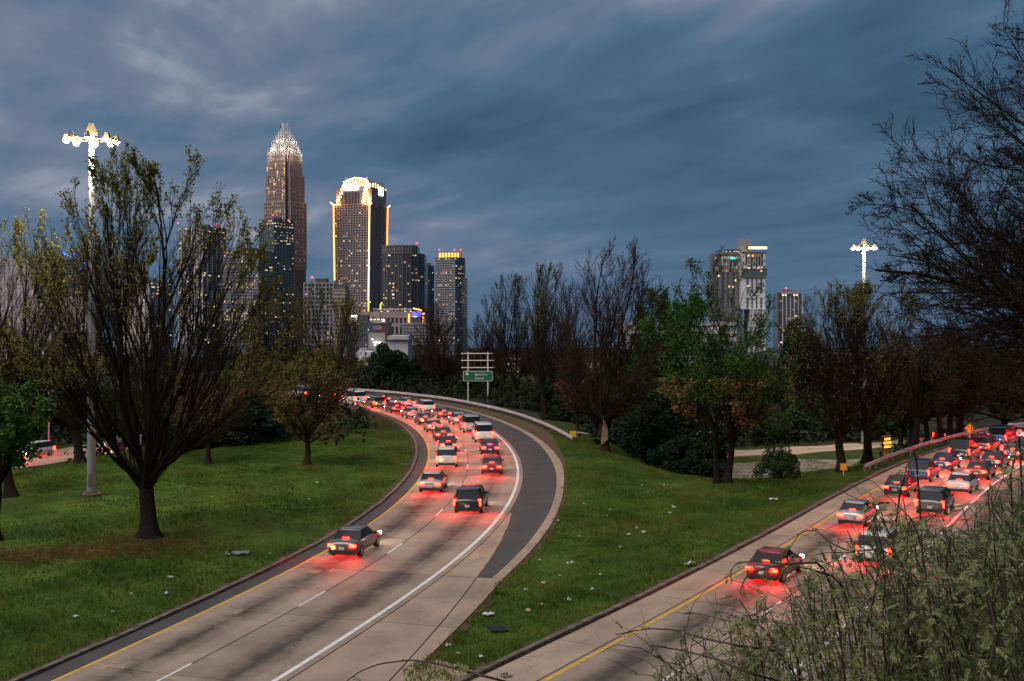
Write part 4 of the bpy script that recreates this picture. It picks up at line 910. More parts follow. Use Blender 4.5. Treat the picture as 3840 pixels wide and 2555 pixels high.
def neon_tower():
    D = 1480; a = 18; o = thing_at('neon_tower', None, 'flaring brown tower outlined in amber neon with a glowing arched top')
    zb, zs = CITY_Z, zw(765, D); PT = corner_plan(1247, 1386, 1434, D, a); PB = corner_plan(1256, 1379, 1425, D+1, a)
    obj('shaft', prism_mesh(PB, zb, zs, M_glassd, PT), o)
    A, C, B, E = PB; A2, C2, B2, E2 = PT; nf = 44; zl = zw(1180, D)
    mixp = lambda p, q: tuple(Vector(p).lerp(Vector(q), (zl-zb)/(zs-zb)))
    A, C, B = mixp(A, A2), mixp(C, C2), mixp(B, B2)
    facade(o, A, C, zl, zs, 13, nf, M_gran2, M_gran2, 1.25, 1.3, 0.7, 0.4, A2, C2, lit=0.10, lm=[G_warm, G_pale, G_pale], seed=4)
    facade(o, C, B, zl, zs, 12, nf, M_gran2, M_gran2, 1.9, 1.2, 0.8, 0.4, C2, B2, lit=0.01, lm=[G_warm], seed=5)
    # neon edge lines with short turned-out ends
    an = radians(a); ex = Vector((cos(an), -sin(an))); ey = Vector((sin(an), cos(an)))
    for k, (p, q, z0) in enumerate(((A, A2, zw(1050, D)), (C, C2, zw(1130, D)), (B, B2, zw(922, D)))):
        f = (z0-zl)/(zs-zl); s = Vector(p).lerp(Vector(q), f); off = Vector((-1.0, -1.0)) if k == 0 else Vector((0.2, -1.6)) if k == 1 else Vector((1.4, -0.8))
        tube('neon_line', o, [(s.x+off.x, s.y+off.y, z0), (q[0]+off.x, q[1]+off.y, zs)], 0.95, G_neonw if k == 1 else G_neon)
        tube('neon_line', o, [(q[0]+off.x, q[1]+off.y, zs), (q[0]+off.x+(-4.5, 3.0, 3.4)[k], q[1]+off.y, zs+(3.5, 0.5, 3.2)[k])], 0.9, G_neonw)
    # arched top: front polygon extruded back along the side
    W1 = (Vector(C2)-Vector(A2)).length; W2 = (Vector(B2)-Vector(C2)).length; O = Vector(A2)
    def P3(x, y, z): q = O+ex*x+ey*y; return (q.x, q.y, z)
    s = D/FPX
    def ux(u): return (u-1247)*s/cos(an)
    def arch(sh): return [(ux(1260), zs), (ux(1262), zw(705, D)), (ux(1276), zw(703, D)), (ux(1281), zw(694, D)), (ux(1290), zw(677, D)), (ux(1327), zw(664, D)), (ux(1372), zw(671, D)), (ux(1380), zw(684, D)), (ux(1384), zw(706, D)), (ux(1385), zs)]
    Pp = arch(0); n = len(Pp); V = [P3(x, 1.5, z) for x, z in Pp]+[P3(x, W2-1.5, z) for x, z in Pp]
    obj('arched_top', mesh_from('arched_top', V, [tuple(range(n-1, -1, -1)), tuple(range(n, 2*n))]+[(i, (i+1) % n, n+(i+1) % n, n+i) for i in range(n)], M_gran2), o)
    for x, w in ((ux(1262), 4), (ux(1284), 3.4), (ux(1300), 2.6), (ux(1312), 2.6), (ux(1324), 2.6), (ux(1336), 2.6), (ux(1348), 3.4)):
        p = P3(x, 1.2, 0); zt = zw(716, D); box_obj('pier', M_gran2, o, (p[0], p[1], (zs+zt)/2), (0.9, 0.9, zt-zs), -an)
    pg = P3(ux(1306), 1.3, 0); box_obj('crown_glazing', M_glassd, o, (pg[0], pg[1], (zs+zw(716, D))/2), (ux(1348)-ux(1276), 0.7, zw(716, D)-zs), -an)
    out = [P3(x, 0.4, z) for x, z in Pp]
    tube('neon_outline', o, out[2:-1], 0.8, G_neonw)
    tube('neon_outline', o, [P3(ux(1247), 0.2, zs), P3(ux(1272), 0.2, zs)], 0.9, G_neonw); tube('neon_outline', o, [P3(ux(1362), 0.2, zs), P3(ux(1390), 0.2, zs)], 0.9, G_neonw)
    tube('neon_outline', o, [P3(ux(1370), -0.3, zw(690, D)), P3(ux(1386), -0.3, zs)], 1.1, G_neonw)
    for k in range(6):       # slanted light bars of the right flank
        z = zw(760-14*k, D); x = ux(1352+2.5*k); tube('neon_bar', o, [P3(x, 0.3, z-3.5), P3(x+7.0-0.3*k, 0.3, z+4.5)], 0.65, G_neonw)
    for k in range(5):       # and of the left flank
        x = ux(1256+5.6*k); z = zw(760-13.5*k, D); tube('neon_bar', o, [P3(x+2.2, 0.3, z-2.0), P3(x, 0.3, z+5.5)], 0.75, G_neonw)
    for k in range(11):      # fan of bars under the arch
        f = k/10; x = ux(1286+84*f); zt = zw(676-11*sin(pi*min(1, f*1.1)), D); lean = (0.5-f)*-9 if f < 0.42 else 4.0
        tube('neon_bar', o, [P3(x-lean*0.35, 0.3, zw(697, D)), P3(x+lean*0.35, 0.3, zt)], 0.6, G_neonw)
    for k in range(7):       # east gable bars
        y = 3+k*(W2-6)/6; tube('neon_bar', o, [P3(ux(1386)+0.4, y-1, zw(700, D)), P3(ux(1383), y+1.5, zw(680, D)-abs(k-2)*1.2)], 0.6, G_neonw)
    for x in (ux(1258), ux(1388)):
        p = P3(x, 3, 0); box_obj('pylon', M_gran, o, (p[0], p[1], zw(735, D)), (3.6, 5, zw(704, D)-zs), -an)
        q = P3(x, -5, 0); ld = bpy.data.lights.new('amber_floodlight', 'POINT'); ld.energy = 9000; ld.color = (1.0, 0.33, 0.04); ld.shadow_soft_size = 0.4
        lo = bpy.data.objects.new('amber_floodlight', ld); lo.location = (q[0], q[1], zw(752, D)); link(lo, o)
    p = P3(ux(1314), -0.2, 0); text('lettering', 'TRUIST', 7.4, G_white, o, (p[0], p[1], zw(705, D)), (radians(90), 0, -an), 0.2)
    # white badge on the east side
    bp = P3(W1+0.6, W2*0.62, 0); box_obj('sign_badge', G_white, o, (bp[0], bp[1], zw(709, D)), (0.8, 13, 10.5), -an)
    hb = P3(W1-4.0, W2*0.5, 0); box_obj('east_wing', M_gran2, o, (hb[0], hb[1], (zs+zw(700, D))/2), (9, W2*0.9, zw(700, D)-zs), -an)
    for dz in (-2.6, 2.6): q = P3(W1+1.2, W2*0.62, 0); box_obj('badge_bar', M_mulld, o, (q[0], q[1], zw(709, D)+dz), (0.3, 4.4, 1.1), -an)
    for x, y in ((ux(1290), 3), (ux(1372), 3)): p = P3(x, y, 0); beacon(o, p[0], p[1], zw(668, D)-2)
    rebase(o, PB)
neon_tower()
def misc_tower(name, label, plan, v_top, D, nbs, nf, glass, pm, bm, v_low=1200, lit=0.06, lm=None, seed=1, pw=0.9, bh=1.0, pd=0.6, bd=0.4, extra=None, beacons=(), vert=True):
    if v_low < 1290: nf = int(nf*(1290-v_top)/(v_low-v_top)); v_low = 1290
    o = thing_at(name, None, label); zt = zw(v_top, D); zl = zw(v_low, D); obj('shell', prism_mesh(plan, CITY_Z, zt, glass), o)
    for i, nb in enumerate(nbs):
        if nb: facade(o, plan[i], plan[i+1], zl, zt, nb, nf, pm, bm, pw, bh, pd, bd, lit=lit, lm=lm or [G_warm, G_pale], seed=seed+i)
    cx = sum(p[0] for p in plan)/len(plan); cy_ = sum(p[1] for p in plan)/len(plan)
    box_obj('plant_room', M_roofm, o, (cx, cy_+4, zt+2), (max(6, (plan[1][0]-plan[0][0])*0.4), 10, 4))
    for (u, v) in beacons: beacon(o, xw(u, D), plan[1][1]+3, zw(v, D), 1.8)
    if extra: extra(o)
    rebase(o, plan); return o
def city():
    # dark tower with a bowed front
    D = 1250; us = [1429, 1452, 1480, 1510, 1540, 1563]; ys = [14, 5, 1, 0, 2, 8]
    plan = [(xw(u, D), D+y) for u, y in zip(us, ys)]+[(xw(1584, D), D+22), (xw(1584, D), D+60), (xw(1429, D), D+60)]
    o = thing_at('bowed_tower', None, 'dark glass office tower with a bowed front beside the neon tower')
    obj('shell', prism_mesh(plan, CITY_Z, zw(950, D), M_glassd), o); up = plan[:5]+[(xw(1560, D), D+14), (xw(1560, D), D+50), (xw(1432, D), D+50)]
    obj('upper_shell', prism_mesh(up, zw(955, D), zw(920, D), M_glassd), o)
    for i in range(6):
        facade(o, plan[i], plan[i+1], zw(1178, D), zw(950, D), 2 if i < 5 else 3, 17, M_mulld, M_mulld, 0.9, 0.5, 0.6, 0.25, lit=0.16, lm=[G_warm, G_pale], seed=30+i)
        if i < 5: facade(o, up[i], up[i+1], zw(950, D), zw(920, D), 3, 2, M_gran2, M_gran2, 0.6, 0.5, 0.6, 0.3)
    for i in range(5):
        for f in (0.0, 0.5): p = Vector(plan[i]).lerp(Vector(plan[i+1]), f); tube('roof_spike', o, [(p.x, p.y-0.3, zw(922, D)), (p.x, p.y-0.3, zw(915, D))], 0.35, M_mulld)
    beacon(o, xw(1561, D), D+8, zw(922, D), 2.0); rebase(o, plan)
    misc_tower('teal_tower', 'slim teal glass tower between the bowed tower and the apartment tower', corner_plan(1582, 1604, 1624, 1350, 30), 997, 1350, (3, 3), 20, M_glasst, M_mulld, M_mulld, lit=0.03, seed=50, pw=0.6, bh=0.8, beacons=((1592, 990),))
    # apartment tower with lit roof lanterns
    D = 1150; P = corner_plan(1631, 1705, 1738, D, 24)
    def lanterns(o):
        for i in range(7):
            u = 1648+i*11.2; box_obj('roof_lantern', G_neon, o, (xw(u, D), D+9, zw(957, D)), (1.7, 0.6, 5.2)); box_obj('roof_fin', M_beige, o, (xw(u+5.5, D), D+8.6, zw(956, D)), (0.7, 1.4, 6.6))
        box_obj('roof_crown', M_beige, o, (xw(1686, D), D+16, zw(956, D)), (24, 10, 6.2))
        for j in range(26):      # balconies down the right edge
            z = zw(975+j*8.4, D); box_obj('balcony', M_gpanel, o, (P[2][0]+0.5, P[2][1]-2, z), (2.2, 5, 0.9))
        wing = corner_plan(1624, 1640, 1751, D+12, 70); wing = flat_plan(1706, 1751, D+14, 22); obj('wing', prism_mesh(wing, CITY_Z, zw(1043, D), M_glassb), o)
        facade(o, wing[0], wing[1], zw(1190, D), zw(1043, D), 5, 17, M_gpanel, M_gpanel, 0.6, 0.9, 0.6, 0.8, lit=0.12, lm=[G_warm], seed=71)
        for u in (1645, 1702, 1726): beacon(o, xw(u, D), D+10, zw(946, D), 1.5)
    misc_tower('apartment_tower', 'grey apartment tower with balconies and glowing orange roof lanterns', P, 966, D, (8, 4), 26, M_glassb, M_gpanel, M_gpanel, v_low=1195, lit=0.13, seed=60, pw=0.55, bh=0.9, bd=0.7, extra=lanterns)
    # stone arena office with roof truss, and neon pylons with a screen
    D = 900; P = flat_plan(1354, 1592, D, 40); o = thing_at('arena_building', None, 'broad pinkish stone arena building with a white roof truss and neon pylons')
    obj('shell', prism_mesh(P, CITY_Z, zw(1176, D), M_glassd), o)
    facade(o, P[0], (xw(1560, D), D), zw(1262, D), zw(1176, D), 13, 2, M_gran, M_gran, 1.6, 3.0, 0.8, 0.5); facade(o, (xw(1560, D), D), P[1], zw(1262, D), zw(1176, D), 2, 4, M_gran2, M_gran2, 1.2, 1.2)
    box_obj('parapet', M_gran, o, (xw(1457, D), D-0.3, zw(1184, D)), (xw(1560, D)-xw(1354, D), 1.4, 4.0))
    t = MB(); z0, z1 = zw(1174, D), zw(1160, D)
    for i in range(13):
        x0 = xw(1398+11.4*i, D); x1 = xw(1398+11.4*(i+1), D); t.bar((x0, D+1, z0 if i % 2 else z1), (x1, D+1, z1 if i % 2 else z0), 0.22, 5)
    t.bar((xw(1398, D), D+1, z1), (xw(1546, D), D+1, z1), 0.3, 5); t.bar((xw(1398, D), D+1, z0), (xw(1546, D), D+1, z0), 0.3, 5); t.build('roof_truss', M_alu, o)
    for u in (1430, 1455, 1520, 1540): box_obj('truss_lamp', G_pale, o, (xw(u, D), D-0.5, zw(1168, D)), (0.9, 0.4, 0.9))
    tube('neon_line', o, [(xw(1383, D), D-1.5, zw(1168, D)), (xw(1383, D), D-1.5, zw(1136, D)), (xw(1390, D), D-1.5, zw(1132, D))], 0.55, G_neon)
    tube('neon_line', o, [(xw(1428, D), D-1.5, zw(1160, D)), (xw(1428, D), D-1.5, zw(1143, D)), (xw(1434, D), D-1.5, zw(1135, D))], 0.5, G_neon)
    tube('neon_line', o, [(xw(1535, D), D-1.5, zw(1215, D)), (xw(1535, D), D-1.5, zw(1178, D))], 0.55, G_neon); tube('neon_line', o, [(xw(1585, D), D-1.5, zw(1224, D)), (xw(1586, D), D-1.5, zw(1187, D))], 0.5, G_neon)
    tube('neon_line', o, [(xw(1550, D), D-1.5, zw(1157, D)), (xw(1583, D), D-1.5, zw(1164, D))], 0.6, G_neon); tube('neon_line', o, [(xw(1585, D), D-1.5, zw(1180, D)), (xw(1593, D), D-1.5, zw(1174, D))], 0.5, G_neon)
    box_obj('screen', G_purple, o, (xw(1563, D), D-0.9, zw(1190, D)), (xw(1580, D)-xw(1547, D), 0.5, zw(1168, D)-zw(1212, D)))
    r = random.Random(6)
    for i in range(7): box_obj('screen_patch', G_white, o, (xw(1551+r.uniform(0, 14), D), D-1.25, zw(1200-r.uniform(0, 12), D)), (r.uniform(0.5, 1.6), 0.1, r.uniform(0.5, 1.4)))
    rebase(o, P)
    # low buildings below the towers
    D = 700; P = flat_plan(1350, 1452, D, 25); o = thing_at('cornice_building', None, 'low cream and brick building with lit cornice below the neon tower')
    obj('wall', prism_mesh(P, CITY_Z, zw(1207, D), M_beige), o); box_obj('cornice', M_pale, o, (xw(1395, D), D-0.4, zw(1208, D)), (18, 1.4, 1.6)); box_obj('roof_house', M_beige, o, (xw(1406, D), D+8, zw(1190, D)), (4.6, 4, 6))
    for i in range(6): box_obj('window', M_glassd, o, (xw(1392+6*i, D), D-0.05, zw(1226, D)), (0.55, 0.3, 3.0)); box_obj('window_surround', M_wpanel, o, (xw(1392+6*i+3, D), D-0.1, zw(1226, D)), (0.35, 0.3, 3.4))
    box_obj('brick_wing', M_brick, o, (xw(1443, D), D-0.3, zw(1235, D)), (3.6, 0.7, 13)); box_obj('brick_base', M_brick, o, (xw(1398, D), D-0.2, zw(1246, D)), (17, 0.5, 3.4))
    for i in range(9): box_obj('cornice_lamp', G_pale, o, (xw(1322+14*i, D), D-1.3, zw(1199, D)), (1.4, 0.3, 0.7))
    box_obj('roof_floodlight', G_white, o, (xw(1332, D), D-1.2, zw(1186, D)), (4.2, 0.4, 1.1)); box_obj('roof_floodlight', G_white, o, (xw(1438, D), D-1, zw(1201, D)), (1.0, 0.4, 1.2))
    box_obj('roof_terrace', M_beige, o, (xw(1345, D), D+5, zw(1200, D)), (17, 8, 5)); rebase(o, P)
    D = 640; P = flat_plan(1318, 1384, D, 20)
    misc_tower('glass_office', 'low dark glass office block below the cornice building', P, 1208, D, (9,), 5, M_glassd, M_mull, M_mulld, v_low=1305, lit=0.04, seed=80, pw=0.3, bh=0.4, pd=0.3, bd=0.2)
    D = 520; P = flat_plan(1334, 1390, D, 18); o = thing_at('white_shed', None, 'small white gabled shed left of the round evergreen'); obj('wall', prism_mesh(P, CITY_Z, zw(1320, D), M_wpanel), o)
    x0, x1 = xw(1334, D), xw(1362, D); m = MB(); m.prism([(x0, zw(1320, D)), (x1, zw(1320, D)), ((x0+x1)/2+0.8, zw(1306, D))], D, D+18); m.build('roof', M_wpanel, o); box_obj('window', M_glassd, o, (xw(1371, D), D-0.05, zw(1326, D)), (0.6, 0.3, 1.6)); rebase(o, P)
    D = 600; P = flat_plan(1455, 1530, D, 25); o = thing_at('canopy_building', None, 'low building with a pale sloping roof above the round evergreen'); obj('wall', prism_mesh(P, CITY_Z, zw(1272, D), M_pale), o)
    m = MB(); m.prism([(xw(1452, D), zw(1274, D)), (xw(1536, D), zw(1274, D)), (xw(1530, D), zw(1261, D)), (xw(1456, D), zw(1260, D))], D-1.5, D+26); m.build('roof', M_pale, o)
    for u, v in ((1405, 1284), (1412, 1285), (1420, 1284), (1426, 1285), (1398, 1273), (1408, 1294)): box_obj('yard_lamp', G_white, o, (xw(u, D), D-2, zw(v, D)), (0.7, 0.4, 0.6))
    box_obj('loading_wall', M_gpanel, o, (xw(1412, D), D+1, zw(1280, D)), (9, 1, 9)); rebase(o, P)
    D = 640; P = flat_plan(1507, 1600, D, 25)
    misc_tower('drum_building', 'low round-fronted grey building below the purple screen', P, 1215, D, (8,), 4, M_glassd, M_mulld, M_gpanel, v_low=1262, lit=0.0, seed=86, pw=0.4, bh=1.5, bd=0.6)
    # left of the tallest tower
    D = 1150
    P = corner_plan(960, 1027, 1088, D, 40)
    def strip_(o):
        for j in range(46): box_obj('golden_strip', G_neon if j % 3 else G_warm, o, (xw(1049, D)+0.2, D+9.5-1.0, zw(832+j*4.4, D)), (1.3, 0.6, 1.0), radians(40))
        for j, v in enumerate((1000, 1012, 1024, 1036)): box_obj('lit_floor', G_pale, o, (xw(990, D), D+22, zw(v+5, D)), (15, 0.4, 1.0), radians(-40))
    misc_tower('strip_tower', 'teal glass tower with a golden vertical light strip before the tallest tower', P, 822, D, (8, 7), 36, M_glasst, M_mull, M_mulld, lit=0.22, seed=90, pw=0.35, bh=0.6, pd=0.3, bd=0.25, extra=strip_, beacons=((1021, 818), (1080, 838)))
    P = corner_plan(830, 968, 1000, 1100, 14)
    misc_tower('wide_office', 'wide grey office slab with many lit floors behind the lawn tree', P, 940, 1100, (14, 3), 24, M_glassb, M_mull, M_gpanel, lit=0.22, seed=95, pw=0.5, bh=1.2)
    P = corner_plan(655, 760, 818, 1150, 28)
    misc_tower('twin_office', 'blue-grey glass tower with red beacons seen through the lawn tree', P, 850, 1150, (9, 5), 34, M_glassb, M_wpanel, M_mull, lit=0.20, seed=100, pw=0.7, bh=0.9, beacons=((663, 848), (722, 846), (808, 852)))
    P = corner_plan(440, 560, 610, 950, 24)
    misc_tower('pale_office', 'pale office block with lit rows low behind the lawn tree', P, 1058, 950, (12, 4), 12, M_gpanel, M_pale, M_pale, lit=0.2, seed=105, pw=1.4, bh=1.6)
    D = 760; P = corner_plan(209, 300, 342, D, 26)
    def blue(o):
        an = radians(26)
        for u, v0, v1 in ((236, 945, 952), (256, 958, 966), (275, 948, 970), (300, 962, 1005), (312, 958, 1002)): tube('blue_neon_line', o, [(xw(u-8, D), D+4, zw(v0, D)), (xw(u+4, D), D+2, zw(v1, D))], 0.75, G_blue)
        tube('blue_neon_line', o, [(xw(303, D), D-1, zw(1008, D)), (xw(342, D), D+8, zw(1016, D))], 0.6, G_blue)
        for i in range(8): box_obj('lit_window_or_wash', G_warm, o, (xw(255+i*9, D), D-1+abs(i-5)*1.1, zw(1091+i*1.2, D)), (1.0, 0.4, 0.9))
        box_obj('podium', M_pale, o, (xw(278, D), D+6, zw(1180, D)), (xw(342, D)-xw(205, D), 24, 24)); box_obj('lit_sign', G_blue, o, (xw(226, D), D-8, zw(1153, D)), (0.9, 0.4, 2.2))
    misc_tower('blue_lit_tower', 'dark tower with bright blue light lines at the left', P, 960, D, (6, 3), 14, M_glassd, M_mulld, M_mulld, v_low=1130, lit=0.03, seed=110, pw=0.5, bh=0.6, extra=blue)
    P = corner_plan(-60, 190, 212, 820, 8)
    misc_tower('white_block', 'broad pale block at the left edge behind the trees', P, 975, 820, (16, 2), 16, M_wpanel, M_pale, M_pale, lit=0.05, seed=115, pw=1.6, bh=1.9)
    P = flat_plan(1246, 1296, 760, 22)
    misc_tower('cream_block', 'narrow cream block at the foot of the neon tower', P, 1087, 760, (3,), 8, M_beige, None, M_beige, lit=0.0, seed=117)
    P = flat_plan(1140, 1250, 880, 22)
    misc_tower('low_office', 'low grey office left of the neon tower with a red beacon', P, 1062, 880, (8,), 9, M_glassd, M_gpanel, M_gpanel, lit=0.12, seed=118, pw=1.0, bh=1.2, beacons=((1168, 1056),))
    # right-hand towers
    D = 1050; P = flat_plan(2681, 2784, D, 26); o = thing_at('panel_tower', None, 'tall apartment tower of grey and white panels with a lit roof canopy')
    zt = zw(950, D); obj('shell', prism_mesh(P, CITY_Z, zt, M_cpanel), o); r = random.Random(8)
    Q = flat_plan(2778, 2870, D-7, 30); obj('front_shell', prism_mesh([Q[0], Q[1], (Q[2][0]-2, Q[2][1]), Q[3]], zw(1160, D), zw(946, D), M_wpanel), o)
    for j in range(5):       # chequered top storeys
        for i in range(13):
            m = r.choice((M_glassd, M_wpanel, M_opanel, M_glassb, M_gpanel)) if j else r.choice((M_wpanel, M_opanel, M_wpanel)); box_obj('facade_panel', m, o, (xw(2685+7.8*i, D), D-0.15, zw(966+j*12.4, D)), (xw(2688, D)-xw(2682.6, D), 0.5, 2.7))
        for i in range(8):
            m = r.choice((M_glassd, M_wpanel, M_glassb, M_opanel, M_glassd)); box_obj('facade_panel', m, o, (xw(2793+9.6*i, D), D-7.2, zw(960+j*11, D)), (1.7, 0.5, 2.6))
    for i in range(5):
        for j in range(9): box_obj('window', M_glassd, o, (xw(2690+20*i, D), D-0.12, zw(1028+j*15, D)), (2.0 if i % 2 else 1.1, 0.4, 2.9))
    for i in range(4):
        for j in range(8):
            if j in (4,): continue
            box_obj('window', M_glassb if i in (0, 3) else M_glassd, o, (xw(2797+17*i, D), D-7.15, zw(1052+j*14, D)), (1.9 if i in (0, 3) else 1.2, 0.4, 2.9))
    for v, w in ((1010, 0.6), (1040, 0.6), (947, 0.6)): box_obj('cornice', M_opanel, o, (xw(2823, D), D-7.6, zw(v, D)), (xw(2872, D)-xw(2774, D), 1.6, w))
    box_obj('sky_lounge', M_glassb, o, (xw(2823, D), D-7.5, zw(1025, D)), (xw(2870, D)-xw(2776, D), 0.8, 6.4)); box_obj('cornice', M_opanel, o, (xw(2731, D), D-0.4, zw(954, D)), (xw(2782, D)-xw(2681, D), 1.0, 0.6))
    for i in range(13): box_obj('roof_post', M_mulld, o, (xw(2683+7.8*i, D), D+0.5, zw(946, D)), (0.5, 0.5, 2.2))
    for u in (2724, 2738, 2752, 2768, 2760): box_obj('terrace_lamp', G_pale, o, (xw(u, D), D-0.6, zw(944, D)), (0.7, 0.4, 0.9))
    box_obj('roof_house', M_gpanel, o, (xw(2799, D), D+10, zw(920, D)), (xw(2820, D)-xw(2778, D), 12, 13)); box_obj('terrace_room', M_glassd, o, (xw(2754, D), D+8, zw(942, D)), (14, 8, 3.2)); box_obj('canopy', M_opanel, o, (xw(2835, D), D-2, zw(925, D)), (18.5, 12, 0.8))
    box_obj('canopy_light', G_neonw, o, (xw(2835, D), D-7.5, zw(932, D)), (17.2, 0.6, 2.2)); box_obj('lit_sign', G_teal, o, (xw(2748, D), D-0.7, zw(970, D)), (4.4, 0.4, 1.3))
    for u, v in ((2689, 1036), (2752, 1053), (2728, 1076), (2742, 1077), (2800, 961), (2816, 962), (2801, 991), (2802, 1008), (2835, 1008), (2848, 1018), (2799, 1074)): box_obj('lit_window_or_wash', r.choice((G_pale, G_warm)), o, (xw(u, D), D-8.2, zw(v, D)), (1.3, 0.4, 1.5))
    G_ = flat_plan(2818, 2873, D-12, 34); obj('glass_podium', prism_mesh(G_, CITY_Z, zw(1160, D), M_wpanel), o); facade(o, G_[0], G_[1], zw(1290, D), zw(1160, D), 6, 8, M_mull, M_wpanel, 0.4, 1.6, 0.3, 0.25)
    rebase(o, P)
    D = 1150; P = corner_plan(2917, 2925, 3008, D, 82)
    P = flat_plan(2920, 3008, D, 26)
    def roofs(o):
        for i in range(4): box_obj('roof_screen', M_roofm, o, (xw(2936+14.5*i, D), D+2, zw(1095, D)), (2.6, 3, 2.4))
        box_obj('roof_block', M_beige, o, (xw(2962, D), D+4, zw(1098, D)), (xw(2996, D)-xw(2930, D), 12, 3))
        for u in (2936, 2946, 2978, 2988): box_obj('roof_lamp', G_pale, o, (xw(u, D), D-0.6, zw(1107, D)), (1.7, 0.4, 1.6))
        beacon(o, xw(2950, D), D+3, zw(1093, D), 1.8); box_obj('side_fin', M_brick, o, (xw(2920, D), D-0.6, zw(1190, D)), (1.6, 2, 52))
    misc_tower('small_tower', 'shorter grey apartment tower beside the panel tower on the right', P, 1102, D, (6,), 18, M_glassb, M_wpanel, M_mulld, v_low=1300, lit=0.10, seed=130, pw=0.7, bh=0.8, extra=roofs)
    # long low halls between the right-hand trees
    D = 300; P = flat_plan(2790, 3230, D, 30); o = thing_at('lit_hall', None, 'long low hall with yellow lit windows behind the roadside trees'); zt = zw(1368, D)
    obj('wall', prism_mesh(P, -14, zt, M_beige), o); box_obj('roof', M_roofm, o, (xw(3010, D), D+12, zt+1.2), (xw(3250, D)-xw(2770, D), 30, 2.6)); r = random.Random(2)
    for i in range(26):
        u = 2800+16.4*i; hot = 2925 < u < 3090
        box_obj('lit_window_or_wash' if hot and r.random() < 0.8 else 'window', G_warm if hot and r.random() < 0.8 else M_pale if r.random() < 0.4 else M_glassd, o, (xw(u, D), D-0.1, zw(1400, D)), (0.85, 0.3, 2.0))
    rebase(o, P)
    D = 330; P = flat_plan(2060, 2330, D, 30); o = thing_at('pale_hall', None, 'pale flat-roofed hall glimpsed right of the green sign'); obj('wall', prism_mesh(P, -14, zw(1395, D), M_pale), o); box_obj('roof', M_roofm, o, (xw(2195, D), D+15, zw(1388, D)), (24, 34, 1.4))
    for i in range(9): box_obj('window', M_glassd, o, (xw(2080+28*i, D), D-0.1, zw(1415, D)), (1.2, 0.3, 1.2))
    rebase(o, P)
    D = 380; P = flat_plan(1840, 2010, D, 30); o = thing_at('brick_hall', None, 'brick building with white window rows behind the slender bare trees'); obj('wall', prism_mesh(P, -14, zw(1345, D), M_brick), o)
    for j in range(6):
        for i in range(9): box_obj('window', M_wpanel, o, (xw(1852+18.5*i, D), D-0.1, zw(1365+j*26, D)), (1.0, 0.3, 0.9))
    box_obj('parapet', M_wpanel, o, (xw(1925, D), D-0.2, zw(1346, D)), (16, 0.8, 0.7)); rebase(o, P)
    D = 420; P = flat_plan(2350, 2760, D, 30); o = thing_at('parking_deck', None, 'parking deck with rows of yellow lamps below the bright green tree'); obj('wall', prism_mesh(P, -16, zw(1208, D), M_gpanel), o)
    for j in range(4): box_obj('deck_band', M_pale, o, (xw(2555, D), D-0.4, zw(1215+j*30, D)), (41, 1.0, 1.3))
    for i in range(16): box_obj('deck_lamp', G_warm if i % 2 else G_pale, o, (xw(2380+24*i, D), D-1.0, zw((1230, 1258)[(i//3) % 2], D)), (0.6, 0.3, 0.4))
    rebase(o, P)
city()

# ------------------------------------------------------------------ roadside furniture
M_lamph = plain('luminaire_housing', (0.10, 0.085, 0.05), 0.5)
G_lamp = glow('mast_lamp_light', (1.0, 0.80, 0.52), 4.0)
def mast(loc, H, r0, label, power, n=8, arm=1.75):
    o = empty('high_mast_light', loc); tag(o, label, 'street light', 'high mast lights')
    P = [((0, 0, 0.35), (0, 0, H*0.34), (0, 0, H*0.67), (0, 0, H))]; V, F = tubes([(P[0], (r0, r0*0.84, r0*0.66, r0*0.5))], 12); obj('pole', mesh_np('pole', V, F, M_mast, True), o)
    b = MB(); b.bar((0, 0, -0.1), (0, 0, 0.22), r0*2.0, 14); b.bar((0, 0, 0.22), (0, 0, 0.36), r0*1.35, 12); b.build('base', M_kerb, o)
    box_obj('access_door', M_post, o, (0, -r0*0.97, 1.2), (r0*0.7, 0.06, 1.0))
    m = MB()
    for i in range(16):
        a0, a1 = 2*pi*i/16, 2*pi*(i+1)/16; m.bar((arm*0.5*cos(a0), arm*0.5*sin(a0), H-0.5), (arm*0.5*cos(a1), arm*0.5*sin(a1), H-0.5), 0.05, 5)
    m.build('ring', M_lamph, o); m = MB(); m.bar((0, 0, H-0.1), (0, 0, H+0.7), 0.5, 8, 0.2); m.build('winch_head', M_lamph, o)
    for i in range(n):
        a = 2*pi*(i+0.3)/n; c, s = cos(a), sin(a); x, y = arm*c, arm*s; l = empty('luminaire', (x, y, H-0.45)); l.parent = o; COL.objects.unlink(l); COL.objects.link(l)
        q = MB(); q.bar((-c*arm*0.5, -s*arm*0.5, -0.05), (0, 0, 0.05), 0.04, 5); q.bar((0, 0, -0.12), (0, 0, 0.32), 0.30, 8, 0.16); q.build('housing', M_lamph, l)
        g = MB(); g.bar((0, 0, -0.34), (0, 0, -0.13), 0.16, 8, 0.29); g.build('lens', G_lamp, l)
    ld = bpy.data.lights.new('mast_lamp', 'POINT'); ld.energy = power/4; ld.color = (1.0, 0.80, 0.55); ld.shadow_soft_size = 0.3
    for i in range(4):
        lo = bpy.data.objects.new('mast_lamp', ld); lo.location = (arm*1.25*cos(1.57*i+0.7), arm*1.25*sin(1.57*i+0.7), H-1.3); link(lo, o)
    return o
x, y, z = hit(343, 1861); mast((x, y, z), 13.7+(HORIZON-500)/FPX*y-z, 0.34, 'tall high mast light on the lawn left of the large tree', 12000)
x, y, z = at(3240, 150); mast((x, y, z), 13.7+(HORIZON-915)/FPX*y-z, 0.36, 'distant high mast light behind the roadside trees on the right', 9000, 8, 1.5)
x, y, z = at(183, 135); 
